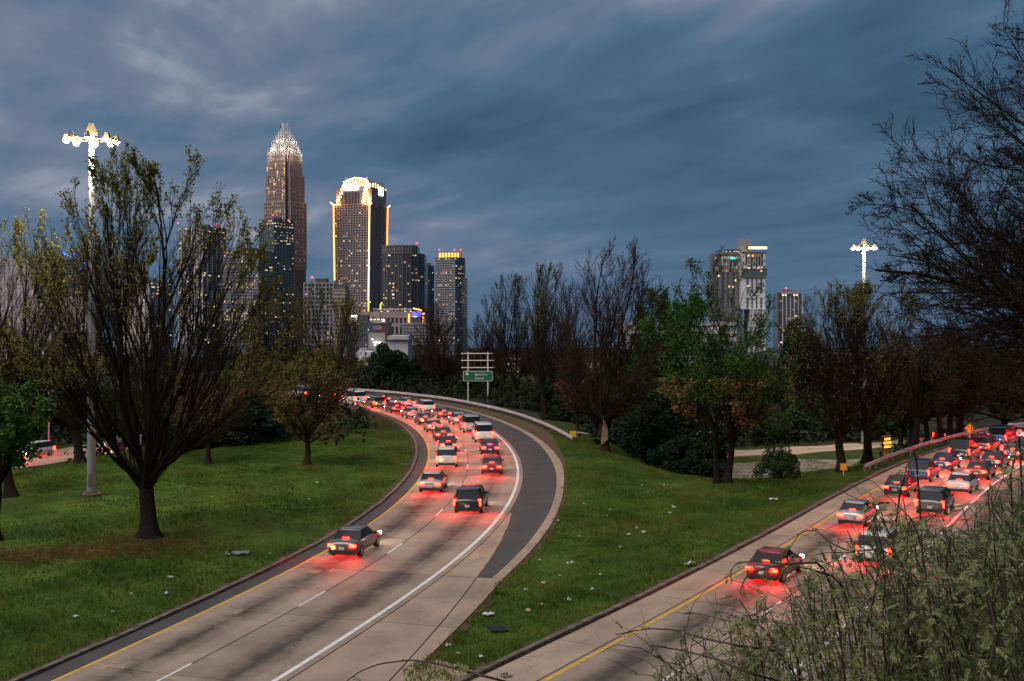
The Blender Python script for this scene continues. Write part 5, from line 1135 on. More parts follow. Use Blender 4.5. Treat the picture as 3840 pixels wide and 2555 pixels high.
def light_pole(loc, H):
    o = empty('lamp_pole', loc); tag(o, 'slim grey lamp pole behind the left edge trees', 'street light'); m = MB(); m.bar((0, 0, 0), (0, 0, H), 0.12, 8, 0.07); m.build('pole', M_mast, o); m = MB(); m.bar((0, 0, H-0.1), (1.6, 0, H+0.2), 0.05, 6); m.box((1.9, 0, H+0.18), (0.7, 0.25, 0.12)); m.build('arm', M_mast, o)
light_pole((x, y, z), 12)
def wbeam(name, ref, s0, s1, off, label, side=-1, dark=False, zoff=0.0, end_piece=True):
    x, y = ref.at(s0, off); o = empty(name, (float(x), float(y), land1(x, y))); tag(o, label, 'guardrail'); O = Vector(o.location)
    prof = [(0.0, 0.40), (0.08, 0.45), (0.08, 0.51), (0.0, 0.56), (0.0, 0.60), (0.08, 0.65), (0.08, 0.71), (0.0, 0.76)]
    s = s0
    while s < s1-0.5:
        e = min(s+7.62, s1); n = 5; V = []; F = []
        for i in range(n+1):
            t = s+(e-s)*i/n
            for k, (d, z) in enumerate(prof):
                px_, py_ = ref.at(t, off+side*(d+0.10)); gx, gy = ref.at(t, off); V.append(Vector((px_, py_, max(-0.4, land1(gx, gy))+z+zoff))-O)
        m = len(prof); F = [(i*m+k, (i+1)*m+k, (i+1)*m+k+1, i*m+k+1) for i in range(n) for k in range(m-1)]
        ro = obj('rail', mesh_from('rail', V, F, M_galv if not dark else M_post, False), o); sol = ro.modifiers.new('t', 'SOLIDIFY'); sol.thickness = 0.012
        s = e
    t = s0+0.3; pm = MB().box((0, 0, 0.10), (0.14, 0.18, 1.25)).mesh('post', M_post)
    while t < s1:
        px_, py_ = ref.at(t, off); h = ref.heading(t); g = max(-0.4, land1(px_, py_)); obj('post', pm, o, Vector((px_, py_, g+zoff))-O, (0, 0, h)); t += 1.905
    return o
wbeam('guardrail', LR, LS(84), LS(182), 12.0, 'long galvanised guardrail round the outside of the bend')
wbeam('guardrail', LR, LS(126), LS(168), -6.0, 'short dark guardrail on the inside of the far bend', 1, True)
sg = float(RR.coords([29.4], [99.2])[0][0]); wbeam('guardrail', RR, sg+1.0, RR.len-14, -1.6, 'guardrail along the left side of the straight road', 1)
def end_block(x, y, label, px_w, hd):
    z = land1(x, y); o = empty('hazard_marker', (x, y, z), 0); tag(o, label, 'marker', 'yellow hazard markers')
    w = px_w; m = MB(); m.plate([(0, 0)], 0, 0) if False else None
    k = MB().box((0, 0, 0.78), (w, 0.03, w)); k.build('plate', M_amber, o); fr = MB()
    for a, b, c, d in ((0, w/2-0.02, w, 0.05), (0, -w/2+0.02, w, 0.05)): fr.box((a, -0.018, 0.78+b), (c, 0.012, d))
    for a in (-w/2+0.02, w/2-0.02): fr.box((a, -0.019, 0.78), (0.05, 0.012, w-0.06))
    fr.build('border', M_amberd, o); b = MB(); b.box((0, 0.05, 0.3), (0.09, 0.05, 0.7)); b.build('post', M_galv, o)
    return o
M_amber = plain('reflective_amber', (0.78, 0.40, 0.03), 0.45, var=0.06, scale=5); M_amberd = plain('amber_border', (0.50, 0.24, 0.02), 0.5)
x, y, z = hit(2148, 1656); end_block(x, y, 'amber square marker at the end of the long guardrail', 0.72, 0)
x, y, z = hit(1369, 1546); end_block(x, y, 'amber square marker on the inside of the far bend', 0.68, 0)
x, y, z = hit(3164, 1785); end_block(x, y, 'bright yellow square marker at the start of the straight road guardrail', 0.62, 0)
# guardrail end terminal
x, y, z = hit(2172, 1652); t = empty('guardrail_terminal', (x, y+0.35, land1(x, y+0.35))); tag(t, 'grey impact head on the end of the long guardrail', 'guardrail end')
m = MB(); m.box((-0.55, 0.1, 0.62), (0.45, 0.35, 0.62)); m.build('impact_head', plain('pale_steel', (0.42, 0.42, 0.43), 0.5), t); m = MB(); m.bar((0.1, 0.6, 0.70), (1.15, 0.9, 0.55), 0.10, 7, 0.05); m.bar((0.1, 0.6, 0.70), (-0.2, 0.5, 0.72), 0.10, 7); m.build('cable_end', M_galv, t); m = MB(); m.box((-0.5, 0.2, 0.2), (0.16, 0.16, 0.6)); m.build('post', M_post, t)
# bridge parapet at the far end
def parapet():
    s0 = LS(176); x, y = LR.at(s0, 11.0); o = empty('bridge_parapet', (float(x), float(y), 0)); tag(o, 'concrete bridge parapet with open rails at the far end of the bend', 'parapet'); O = Vector(o.location)
    s = s0; k = 0
    while s < LR.len-6:
        x, y = LR.at(s, 11.0); h = LR.heading(s); box_obj('pillar', M_kerb if k else M_shoulder, o, (x-O.x, y-O.y, 0.55), (0.5 if k else 1.1, 0.4, 1.5 if not k else 1.1), h); e = min(s+3, LR.len-6); x1, y1 = LR.at(e, 11.0)
        b = MB()
        for z in (0.55, 1.05): b.bar((x-O.x, y-O.y, z), (x1-O.x, y1-O.y, z), 0.09, 6)
        b.build('rail', M_kerb, o); s += 3; k += 1
parapet()
def road_sign():
    yb = 183.0; xl, xr = (1755-CX)/FPX*yb, (1829-CX)/FPX*yb; zl = land1((xl+xr)/2, yb); o = empty('highway_sign', ((xl+xr)/2, yb, zl)); tag(o, 'green highway sign reading Spectrum Center on two steel posts', 'road sign'); hx = (xr-xl)/2
    zf = lambda v: CAM_H+(HORIZON-v)/FPX*yb-zl
    for s in (-1, 1): m = MB(); m.box((s*hx, 0.12, zf(1320)/2-0.2), (0.22, 0.2, zf(1320)+0.4)); m.build('post', M_galv, o)
    for v in (1326, 1352, 1379): m = MB(); m.box((0.05, 0, zf(v)), (5.55, 0.12, 0.13)); m.build('crossbar', M_alu, o)
    for k in range(6): m = MB(); m.box((-2.5+k*0.98, 0.08, zf(1352)), (0.05, 0.05, zf(1326)-zf(1379))); m.build('upright', M_post, o)
    zc, h, w = zf(1411), zf(1392)-zf(1430), 4.8; Mg = plain('sign_green', (0.006, 0.135, 0.085), 0.45); Mw = plain('sign_white', (0.80, 0.82, 0.80), 0.5)
    def rr(w, h, r): 
        P = []
        for cx_, cz, a in ((w/2-r, h/2-r, 0), (-w/2+r, h/2-r, 90), (-w/2+r, -h/2+r, 180), (w/2-r, -h/2+r, 270)):
            for k in range(4): t = radians(a+30*k); P.append((cx_+r*cos(t), cz+r*sin(t)))
        return P
    m = MB(); m.prism(rr(w, h, 0.2), -0.02, 0.06); b = m.build('board', Mw, o); b.location = (0, 0, zc)
    m = MB(); m.prism(rr(w-0.12, h-0.12, 0.16), -0.028, 0.02); f = m.build('face', Mg, b)
    text('lettering', 'Spectrum', 0.54, Mw, b, (-0.52, -0.045, 0.29), (radians(90), 0, 0), 0.004, 'LEFT'); text('lettering', 'Center', 0.54, Mw, b, (-0.52, -0.045, -0.36), (radians(90), 0, 0), 0.004, 'LEFT')
    m = MB(); m.box((-1.78, -0.045, 0.36), (0.42, 0.03, 0.42)); m.build('emblem', plain('sign_cream', (0.75, 0.66, 0.42), 0.5), b)
road_sign()
def message_board():
    x, y, z = hit(3322, 1712); y -= 1.2; x = (3325-CX)/FPX*y; z = land1(x, y); o = empty('message_board', (x, y, z), radians(38)); tag(o, 'trailer message board with amber lettering between the roadside trunks', 'message board')
    Mb = plain('board_black', (0.012, 0.012, 0.012), 0.6); Mo = plain('trailer_orange', (0.55, 0.13, 0.03), 0.6); G = glow('amber_lettering', (1.0, 0.34, 0.03), 4.0)
    m = MB(); m.box((0, 0, 1.75), (1.75, 0.14, 1.55)); m.build('board', Mb, o); m = MB()
    for zz in (2.56, 0.94): m.box((0, 0, zz), (1.85, 0.18, 0.07))
    m.build('frame', Mo, o)
    for k, tx in enumerate(('ROAD', 'CLOSED', 'AHEAD')): text('lettering', tx, 0.44, G, o, (0.05, -0.09, 2.20-0.46*k), (radians(90), 0, 0), 0.005)
    m = MB(); m.box((0, 0.1, 0.55), (0.14, 0.14, 1.0)); m.build('mast', Mo, o); m = MB(); m.box((0, 0.1, 0.36), (1.6, 0.7, 0.14)); m.build('trailer', Mo, o)
    for s in (-1, 1): m = MB(); m.bar((s*0.82, 0.1, 0.28), (s*0.98, 0.1, 0.28), 0.28, 12); m.build('wheel', Mb, o)
message_board()
def diamond_sign():
    y = 122.0; x = (3636-CX)/FPX*y; z = land1(x, y); o = empty('diamond_sign', (x, y, z)); tag(o, 'yellow diamond warning sign with two black merging arrows', 'road sign'); zf = lambda v: CAM_H+(HORIZON-v)/FPX*y-z
    Mk = plain('sign_black', (0.012, 0.012, 0.012), 0.5); zc = zf(1606); r = 0.56; m = MB(); m.prism([(0, -r), (r, 0), (0, r), (-r, 0)], -0.01, 0.02); b = m.build('plate', M_amber, o); b.location = (0, 0, zc)
    e = MB()
    for k in range(4):
        P = [(0, -r), (r, 0), (0, r), (-r, 0)]; a, c = P[k], P[(k+1) % 4]; e.bar((a[0]*0.93, -0.015, a[1]*0.93), (c[0]*0.93, -0.015, c[1]*0.93), 0.015, 4)
    e.build('border', Mk, b); e = MB(); e.prism([(0.15, -0.28), (0.22, -0.28), (0.22, 0.12), (0.29, 0.12), (0.185, 0.27), (0.08, 0.12), (0.15, 0.12)], -0.022, -0.012); e.build('arrow', Mk, b)
    e = MB(); e.prism([(-0.36, -0.12), (-0.30, -0.17), (-0.14, -0.02), (-0.10, 0.12), (-0.05, 0.12), (-0.14, 0.26), (-0.24, 0.12), (-0.18, 0.12), (-0.22, 0.02)], -0.022, -0.012); e.build('arrow', Mk, b)
    e = MB()
    for k in range(3): e.box((0.02, -0.017, -0.22+0.16*k), (0.05, 0.01, 0.09))
    e.build('dash', Mk, b); e = MB(); e.box((0, 0.05, zc/2), (0.08, 0.06, zc)); e.build('post', M_post, o); e = MB(); e.prism([(-0.07, -0.2), (0.07, -0.2), (0.07, 0.2), (-0.07, 0.2)], -0.02, 0.0); q = e.build('delineator', plain('delineator_orange', (0.8, 0.25, 0.06), 0.5), o); q.location = (0, 0.0, zc-1.0)
    x2, y2 = (3823-CX)/FPX*140.0, 140.0; z2 = land1(x2, y2); o2 = empty('diamond_sign', (x2, y2, z2)); tag(o2, 'small far yellow sign at the right edge above the straight road', 'road sign'); m = MB(); m.prism([(0, -0.4), (0.36, 0), (0, 0.4), (-0.36, 0)], -0.01, 0.02); zz = CAM_H+(HORIZON-1600)/FPX*y2-z2; b2 = m.build('plate', M_amber, o2); b2.location = (0, 0, zz); m = MB(); m.box((0, 0.05, zz/2), (0.08, 0.06, zz)); m.build('post', M_post, o2)
diamond_sign()

# ------------------------------------------------------------------ traffic, standing where the photograph's lights pass
M_tyre = plain('tyre_rubber', (0.014, 0.014, 0.014), 0.9); M_rim = plain('alloy_rim', (0.35, 0.35, 0.36), 0.35, 0.8)
M_cglass = plain('car_glass', (0.010, 0.012, 0.015), 0.08, spec=0.8); M_trim = plain('black_trim', (0.018, 0.018, 0.019), 0.55); M_plate = plain('number_plate', (0.55, 0.56, 0.58), 0.5)
G_tail = glow('tail_lamp_red', (1.0, 0.0016, 0.0007), 300.0); G_head = glow('head_lamp_white', (1.0, 0.88, 0.66), 110.0); G_turn = glow('turn_lamp_amber', (1.0, 0.22, 0.01), 60.0)
PAINT = {n: plain('paint_'+n, c, 0.32, 0.35 if n in ('silver', 'grey', 'blue') else 0.0, coat=0.6) for n, c in dict(silver=(0.36, 0.37, 0.38), grey=(0.10, 0.105, 0.11), black=(0.012, 0.012, 0.014), white=(0.62, 0.62, 0.61), red=(0.20, 0.012, 0.012), blue=(0.02, 0.045, 0.12)).items()}
def loft(rows):
    n = len(rows[0]); V = [p for r in rows for p in r]; F = []
    for i in range(len(rows)-1):
        for k in range(n-1): a = i*n+k; F.append((a, a+1, a+n+1, a+n))
    F += [tuple(range(n-1, -1, -1)), tuple(range((len(rows)-1)*n, len(rows)*n))]
    return V, F
def car_parts(kind):
    suv = kind == 'suv'; van = kind == 'van'; W = 0.98 if suv else 1.0 if van else 0.91; L2 = 2.35; belt = 1.08 if suv else 1.2 if van else 0.93; roof = 1.72 if suv else 2.02 if van else 1.44
    def ring(y, w, z0, zt, cr=0.05):
        h = [(w*0.86, z0), (w*0.98, z0+0.14), (w, z0+(zt-z0)*0.55), (w*0.965, zt-0.05), (w*0.86, zt), (w*0.4, zt+cr)]
        return [(x, y, z) for x, z in h[::1]][:]+[(-x, y, z) for x, z in h[::-1]]
    tk = belt+(0.04 if not suv else 0.02)
    st = [(-L2, 0.80, 0.42, tk-0.22), (-L2+0.08, 0.91, 0.30, tk-0.05), (-L2+0.35, 0.97, 0.24, tk), (-1.2, 1.0, 0.22, tk), (0, 1.0, 0.20, tk), (1.0, 1.0, 0.22, tk-0.02), (1.6, 0.99, 0.24, tk-0.10), (2.15, 0.93, 0.28, tk-0.20), (L2, 0.80, 0.36, tk-0.34)]
    V, F = loft([ring(y, W*w, z0, zt) for y, w, z0, zt in st]); P = {'body': mesh_from('car_body', V, F, None, True)}
    def gh(y, w, z): return [(w, y, z), (w*0.98, y, z+0.001), (-w*0.98, y, z+0.001), (-w, y, z)]
    ys = (-2.22, -1.98, 0.1, 0.95) if suv else (-2.25, -2.1, 0.95, 1.55) if van else (-1.72, -0.95, 0.15, 1.02)
    (yr, yr2, yf2, yf) = ys; w0, w1 = W*0.90, W*0.72 if not van else W*0.84
    V = [(-w0, yr, belt), (w0, yr, belt), (w1, yr2, roof), (-w1, yr2, roof), (-w0, yf, belt-0.02), (w0, yf, belt-0.02), (w1, yf2, roof+0.01), (-w1, yf2, roof+0.01)]
    P['glasshouse'] = mesh_from('glasshouse', V, [(0, 1, 2, 3), (5, 4, 7, 6), (1, 5, 6, 2), (4, 0, 3, 7), (3, 2, 6, 7)], M_cglass)
    m = MB(); rows = []
    for y, z, w in ((yr2-0.10, roof-0.02, w1*1.0), (yr2+0.12, roof+0.035, w1*1.02), ((yr2+yf2)/2, roof+0.06, w1*1.03), (yf2-0.15, roof+0.04, w1*1.02), (yf2+0.08, roof-0.01, w1)): rows.append([(w, y, z-0.05), (w*0.85, y, z), (-w*0.85, y, z), (-w, y, z-0.05), ])
    V, F = loft(rows); P['roof'] = mesh_from('roof', V, F, None, True)
    P['pillars'] = []
    for s in (-1, 1):
        bars = [((s*w0*1.0, yr+0.03, belt-0.02), (s*w1*1.0, yr2+0.02, roof), 0.055), ((s*w0, yf-0.03, belt-0.03), (s*w1, yf2-0.02, roof), 0.045), ((s*w0*1.005, (yr+yf)/2-0.15, belt-0.02), (s*w1*1.01, (yr2+yf2)/2-0.1, roof), 0.045)]
        if suv or van: bars.append(((s*w0*1.005, yr+0.75, belt-0.02), (s*w1*1.01, yr2+0.7, roof), 0.05))
        for a, b, rad in bars: P['pillars'].append(MB().bar(a, b, rad, 5).mesh('pillar', M_trim))
    return P, dict(W=W, L2=L2, belt=belt, tk=tk)
KIND = {k: car_parts(k) for k in ('sedan', 'suv', 'van')}
_wheel = MB().bar((-0.11, 0, 0), (0.11, 0, 0), 0.335, 18).mesh('wheel', M_tyre); _rim = MB().bar((-0.115, 0, 0), (0.115, 0, 0), 0.21, 12).mesh('rim', M_rim)
def car_light(d, zc, w, h, yy, mat, L2): return MB().box((0, 0, 0), (w, d, h)).mesh('lamp', mat)
_tl = {'sedan': MB().box((0, 0, 0), (0.36, 0.12, 0.15)).mesh('tail_light', G_tail), 'suv': MB().box((0, 0, 0), (0.17, 0.12, 0.42)).mesh('tail_light', G_tail), 'van': MB().box((0, 0, 0), (0.15, 0.12, 0.5)).mesh('tail_light', G_tail)}
_hl = MB().box((0, 0, 0), (0.34, 0.12, 0.15)).mesh('head_light', G_head); _tn = MB().box((0, 0, 0), (0.16, 0.1, 0.12)).mesh('turn_signal', G_turn); _hb = MB().box((0, 0, 0), (0.36, 0.03, 0.035)).mesh('brake_light', G_tail)
_tlo = {}
def car(kind, colour, ref, s, off, label, group, flip=False, turn=0, zoff=0.0):
    P, q = KIND[kind]; x, y = ref.at(s, off); h = ref.heading(s)-pi/2+(pi if flip else 0); z = zoff if zoff else 0.012
    o = empty({'sedan': 'sedan_car', 'suv': 'suv_car', 'van': 'van'}[kind], (float(x), float(y), z), h); tag(o, label, 'car' if kind != 'van' else 'van', group)
    for me in P['pillars']: obj('pillar', me, o)
    for nm in ('body', 'roof'):
        c = obj(nm, P[nm], o)
        if not P[nm].materials: P[nm].materials.append(PAINT['black'])
        c.material_slots[0].link = 'OBJECT'; c.material_slots[0].material = PAINT[colour]
    obj('glasshouse', P['glasshouse'], o); W, L2 = q['W'], q['L2']
    for sx in (-1, 1):
        for yy in (-1.42, 1.42): w = obj('wheel', _wheel, o, (sx*(W-0.11), yy, 0.335)); obj('rim', _rim, w)
        obj('tail_light', _tl[kind], o, (sx*(W*0.70 if kind == 'sedan' else W*0.86), -L2+0.05 if kind == 'sedan' else -L2+0.12, q['tk']-(0.22 if kind == 'sedan' else 0.26)))
        obj('head_light', _hl, o, (sx*W*0.68, L2-0.04, 0.66)); m = obj('mirror', _mir, o, (sx*(W+0.05), 0.75, q['belt']+0.03))
    obj('brake_light', _hb, o, (0, -1.60 if kind == 'sedan' else -2.14, q['belt']+0.14)); obj('number_plate', _np, o, (0, -L2-0.01, 0.60)); obj('bumper', _bm, o, (0, -L2+0.05, 0.36))
    if turn: obj('turn_signal', _tn, o, (turn*W*0.55, -L2-0.0, q['tk']-0.34))
    return o
_mir = MB().box((0, 0, 0), (0.14, 0.18, 0.13)).mesh('mirror', M_trim); _np = MB().box((0, 0, 0), (0.32, 0.03, 0.16)).mesh('number_plate', M_plate); _bm = MB().box((0, 0, 0), (1.55, 0.12, 0.2)).mesh('bumper', M_trim)
def traffic():
    GA, GB = 'cars driving round the bend', 'cars driving along the straight road'
    r = random.Random(31); cols = ['grey', 'silver', 'black', 'white', 'red', 'blue']; kinds = ['sedan', 'sedan', 'suv', 'sedan', 'suv', 'sedan', 'van']
    nth = 'first second third fourth fifth sixth seventh eighth ninth tenth eleventh twelfth thirteenth fourteenth fifteenth sixteenth'.split()
    def lane(ref, ts, off, where, group, first, turns=()):
        for k, t in enumerate(ts):
            kind, col = (first[k] if k < len(first) else (r.choice(kinds), r.choice(cols)))
            o = off(t) if callable(off) else off
            car(kind, col, ref, t, o+r.uniform(-0.2, 0.2), '%s %s, %s car from the camera in the %s' % (col, kind, nth[k], where), group, turn=-1 if k in turns else 0)
    lane(LR, [LS(t) for t in (29, 53, 68, 80, 90, 99.5, 109, 118, 127.5, 137, 146, 155, 164)], -1.9, 'inner lane of the bend', GA, [('sedan', 'grey'), ('sedan', 'silver'), ('suv', 'white'), ('sedan', 'black')], (0, 2, 3, 6, 9))
    lane(LR, [LS(t) for t in (44, 63, 77, 88, 98, 108, 117, 127, 136, 146, 156, 166)], lambda t: 2.0+0.3*(t-S0)/100, 'outer lane of the bend', GA, [('suv', 'black'), ('sedan', 'red'), ('sedan', 'blue'), ('van', 'white')])
    sb = float(RR.coords([24.2], [84.8])[0][0])
    lane(RR, [sb+t for t in (-27, -9, 5, 14, 22, 30, 38, 46, 54, 62, 70, 78, 86)], 3.95, 'left lane of the straight road', GB, [('sedan', 'red'), ('sedan', 'silver'), ('sedan', 'black'), ('suv', 'blue')], (4, 7))
    lane(RR, [sb+t for t in (-20, -2, 9, 18, 26, 34, 42, 50, 58, 66, 74, 82)], 7.75, 'right lane of the straight road', GB, [('suv', 'white'), ('suv', 'grey'), ('sedan', 'white'), ('sedan', 'red')])
    for k, (t, off, kind, col) in enumerate(((42, -2, 'sedan', 'white'), (52, 2, 'suv', 'grey'), (60, -2, 'sedan', 'silver'), (70, 2, 'sedan', 'black'), (79, -2, 'suv', 'white'), (89, 2, 'sedan', 'red'))):
        x, y = FR.at(t, off); car(kind, col, FR, t, off, '%s %s coming with white headlights on the far carriageway' % (col, kind), 'oncoming cars on the far carriageway', flip=True, zoff=land1(x, y)+0.11)
    for k, (t, off, kind, col) in enumerate(((44, 1.5, 'suv', 'red'), (60, 1.5, 'sedan', 'white'), (72, 1.5, 'sedan', 'grey'))):
        x, y = SR.at(t, off); car(kind, col, SR, t, off, '%s %s on the service road behind the row of trunks' % (col, kind), 'cars on the service road', zoff=land1(x, y)+0.11)
traffic()

# ------------------------------------------------------------------ tangle of vines in front of the viewpoint
M_vstem = plain('vine_stem', (0.060, 0.040, 0.030), 0.8, var=0.3, scale=20)
def leaflet_mesh(rows, seed, L=0.16):
    """one drooping compound leaf: a stalk with pointed, folded leaflets"""
    r = random.Random(seed); V = []; F = []
    def lf(p, d, n, l, w):
        d = d.normalized(); s = d.cross(n).normalized(); b = len(V); dn = Vector((0, 0, -1))
        V.extend([p, p+d*l*0.45+s*w+n*w*0.3+dn*l*0.05, p+d*l*0.45-s*w+n*w*0.3+dn*l*0.05, p+d*l+dn*l*0.22])
        F.extend([(b, b+3, b+1), (b, b+2, b+3)])
    def spine(t): return Vector((L*t, 0, -L*0.55*t*t))
    n = Vector((0, 0, 1)); b = len(V)
    for i in range(5):
        p = spine(i/4); V.extend([p+Vector((0, 0.0022, 0)), p-Vector((0, 0.0022, 0))])
        if i: k = b+2*i; F.append((k-2, k-1, k+1, k))
    for k in range(rows):
        t = 0.35+0.6*k/(rows); p = spine(t)
        for s in (-1, 1): lf(p, Vector((0.75+r.uniform(-.1, .1), s*0.85, -0.1-0.25*t)), n, L*0.42*r.uniform(0.8, 1.15)*(1-0.25*abs(t-0.6)), L*0.085)
    lf(spine(1.0), Vector((1, 0, -0.7)), n, L*0.45, L*0.095)
    return [tuple(v) for v in V], F
LEAFM = []
for k in range(4):
    V, F = leaflet_mesh(3+k % 2, k, 0.13+0.015*k); LEAFM.append((np.array(V), F, mesh_from('vine_leaf', V, F, L_vine)))
def vine_stems(seed, starts, n, L0, L1, box_, wig=0.34):
    """arching stems that wander upward and sideways from the starts"""
    r = random.Random(seed); out = []
    for i in range(n):
        p = Vector(r.choice(starts))+Vector((r.gauss(0, .35), r.gauss(0, .5), r.gauss(0, .15))); d = Vector((r.gauss(-0.25, .55), r.gauss(0, .5), r.uniform(0.5, 1.4))).normalized(); L = r.uniform(L0, L1); m = 14; k = L/(m-1); pts = [tuple(p)]
        g = r.uniform(0.02, 0.16); tw = Vector((r.gauss(0, .09), r.gauss(0, .09), 0))
        for j in range(m-1):
            d = (d+Vector((r.gauss(0, wig*.35), r.gauss(0, wig*.35), -g))+tw).normalized(); p = p+d*k; pts.append(tuple(p))
        r0 = r.uniform(0.004, 0.010); out.append((pts, [r0*(1-0.75*j/(m-1)) for j in range(m)]))
    return out
def top_line(u):   # height of the thicket's upper edge in the photograph, by column
    return float(np.interp(u, [1500, 2350, 2450, 2600, 2750, 2900, 3050, 3200, 3350, 3500, 3650, 3840], [2600, 2560, 2470, 2370, 2290, 2190, 2110, 1990, 1890, 1960, 1900, 1780]))
def visible(p):
    u = CX+FPX*p[0]/p[1]; v = HORIZON+(CAM_H-p[2])*FPX/p[1]; return u, v
def thicket():
    r = random.Random(77); rgv = np.random.default_rng(5)
    cols = [(2450, 2760), (2720, 3010), (2980, 3290), (3250, 3560), (3520, 3840), (3700, 4100)]
    labels = ['leafy vine clump lowest and farthest left of the thicket', 'leafy vine clump second from the left in the thicket', 'leafy vine clump at the middle of the thicket below the highest sprays', 'tall leafy vine clump right of the middle of the thicket', 'leafy vine clump near the right edge of the picture', 'leafy vine clump cut by the right edge of the picture']
    for c, (u0, u1) in enumerate(cols):
        stems = []; leaves = []
        y0 = 8.6
        base_ = (xw((u0+u1)/2, y0), y0, land1(xw((u0+u1)/2, y0), y0)); o = empty('vine_clump', base_); tag(o, labels[c], 'vine', 'vines in front of the viewpoint'); O = Vector(base_)
        for i in range((16, 28, 38, 42, 42, 36)[c]):
            y = r.uniform(7.0, 11.5); u = r.uniform(u0, u1); vt = top_line(u)+abs(r.gauss(0, 260))*r.random()+r.uniform(-45, 40); tip = Vector((xw(u, y), y, zw(vt, y)))
            u_s = u+r.uniform(-40, 460); ys = y+r.gauss(0, .6); st = Vector((xw(u_s, ys), ys, land1(xw(u_s, ys), ys)-0.1))
            mid = st.lerp(tip, 0.6)+Vector((r.gauss(0.1, .3), r.gauss(0, .3), r.uniform(0.3, 1.0))); pts = []
            m = 16; ph = [r.uniform(0, 6.28) for _ in range(3)]
            for j in range(m):
                t = j/(m-1); p = st*(1-t)**2+mid*2*t*(1-t)+tip*t*t; w = 0.09*sin(pi*t); p = p+Vector((sin(t*9+ph[0])*w, sin(t*8+ph[1])*w, sin(t*10+ph[2])*w*0.7)); pts.append(p)
            r0 = r.uniform(0.008, 0.016); stems.append(([tuple(p-O) for p in pts], [r0*(1-0.7*j/(m-1)) for j in range(m)]))
            for j in range(6, m):
                for _ in range(r.choice((1, 2, 2, 3)) if j < 12 else r.choice((0, 1, 1, 2))):
                    q = pts[j].lerp(pts[j-1], r.random()); leaves.append((q, r.uniform(0, 6.28), r.gauss(-0.05, 0.5), r.uniform(0.45, 0.95)))
            for _ in range(3):       # side shoots
                j = r.randrange(7, m); d = Vector((r.gauss(0, 1), r.gauss(0, .6), r.gauss(0.3, .6))).normalized(); p = Vector(pts[j]); L = r.uniform(0.25, 0.7); sp = [tuple(p-O)]
                for k in range(15):
                    d = (d+Vector((r.gauss(0, .13), r.gauss(0, .13), r.gauss(-0.02, .1)))).normalized(); p = p+d*(L/15); sp.append(tuple(p-O))
                    if k % 3 == 1 or k == 14: leaves.append((Vector(p), r.uniform(0, 6.28), r.gauss(0, 0.5), r.uniform(0.4, 0.8)))
                stems.append((sp[:16], [0.004*(1-0.6*j/15) for j in range(16)]))
        V, F = tubes(stems, 4); obj('stem', mesh_np('stem', V, F, M_vstem, True), o)
        leaves = [l for l in leaves if visible(l[0])[1] > top_line(visible(l[0])[0])-60 and r.random() < 0.42+max(0.0, visible(l[0])[1]-top_line(visible(l[0])[0]))/420]
        leaves.sort(key=lambda l: l[0].y)
        VV = []; T4 = []; b = 0
        for i, (p, az, tilt, s) in enumerate(leaves):
            A, Fm, me = LEAFM[i % 4]
            if i < 45: obj('leaf', me, o, p-O, (r.gauss(0, .5), tilt, az), (s, s, s)); continue
            M = np.array((Matrix.Rotation(az, 3, 'Z') @ Matrix.Rotation(tilt, 3, 'Y') @ Matrix.Rotation(r.gauss(0, .5), 3, 'X')))*s
            VV.append(A @ M.T+np.array(p-O)); T4 += [tuple(x+b for x in f) for f in Fm]; b += len(A)
        me = mesh_from('foliage', np.concatenate(VV), T4, L_vine); f = obj('foliage', me, o); tag(f, kind='stuff')
    # long bare runners arching in front of the roads
    runs = [('long thin runner arching across the bottom edge of the picture', [(1300, 2555), (1345, 2520), (1420, 2490), (1540, 2475), (1620, 2485), (1720, 2510), (1850, 2545), (1990, 2580)], 7.5),
            ('runner reaching left over the yellow line of the straight road', [(2310, 2380), (2430, 2357), (2530, 2362), (2640, 2395), (2760, 2420), (2900, 2440)], 8.2),
            ('runner with a hooked tip above the straight road', [(2745, 2190), (2738, 2140), (2765, 2110), (2830, 2105), (2930, 2112), (3020, 2130), (3120, 2160)], 8.6),
            ('looping runner curling over the straight road lanes', [(2790, 2260), (2775, 2210), (2800, 2160), (2870, 2130), (2960, 2115), (3060, 2110)], 8.4),
            ('runner climbing through the top of the thicket', [(2960, 2060), (3000, 1995), (3060, 1985), (3110, 2035), (3190, 2070), (3290, 2060), (3380, 2030), (3500, 2010)], 8.9),
            ('upright whip rising highest at the middle of the thicket', [(3370, 2080), (3360, 1960), (3375, 1850), (3400, 1760), (3420, 1690)], 9.2),
            ('upright twig near the right edge with a few leaves', [(3800, 2000), (3795, 1900), (3790, 1780), (3812, 1690), (3818, 1640)], 9.4),
            ('runner trailing low at the foot of the thicket', [(2440, 2420), (2560, 2440), (2680, 2470), (2800, 2520), (2920, 2555)], 7.2)]
    for lb, P, y in runs:
        pts = []; P = np.array(P, float); d = np.r_[0, np.cumsum(np.linalg.norm(np.diff(P, axis=0), axis=1))]; t = np.linspace(0, d[-1], 40); uu, vv = np.interp(t, d, P[:, 0]), np.interp(t, d, P[:, 1])
        for _ in range(2): uu[1:-1] = (uu[:-2]+uu[1:-1]*2+uu[2:])/4; vv[1:-1] = (vv[:-2]+vv[1:-1]*2+vv[2:])/4
        for k in range(40): yy = y+0.35*sin(k*0.16)+r.gauss(0, 0.004); pts.append(Vector((xw(uu[k], yy), yy, zw(vv[k], yy))))
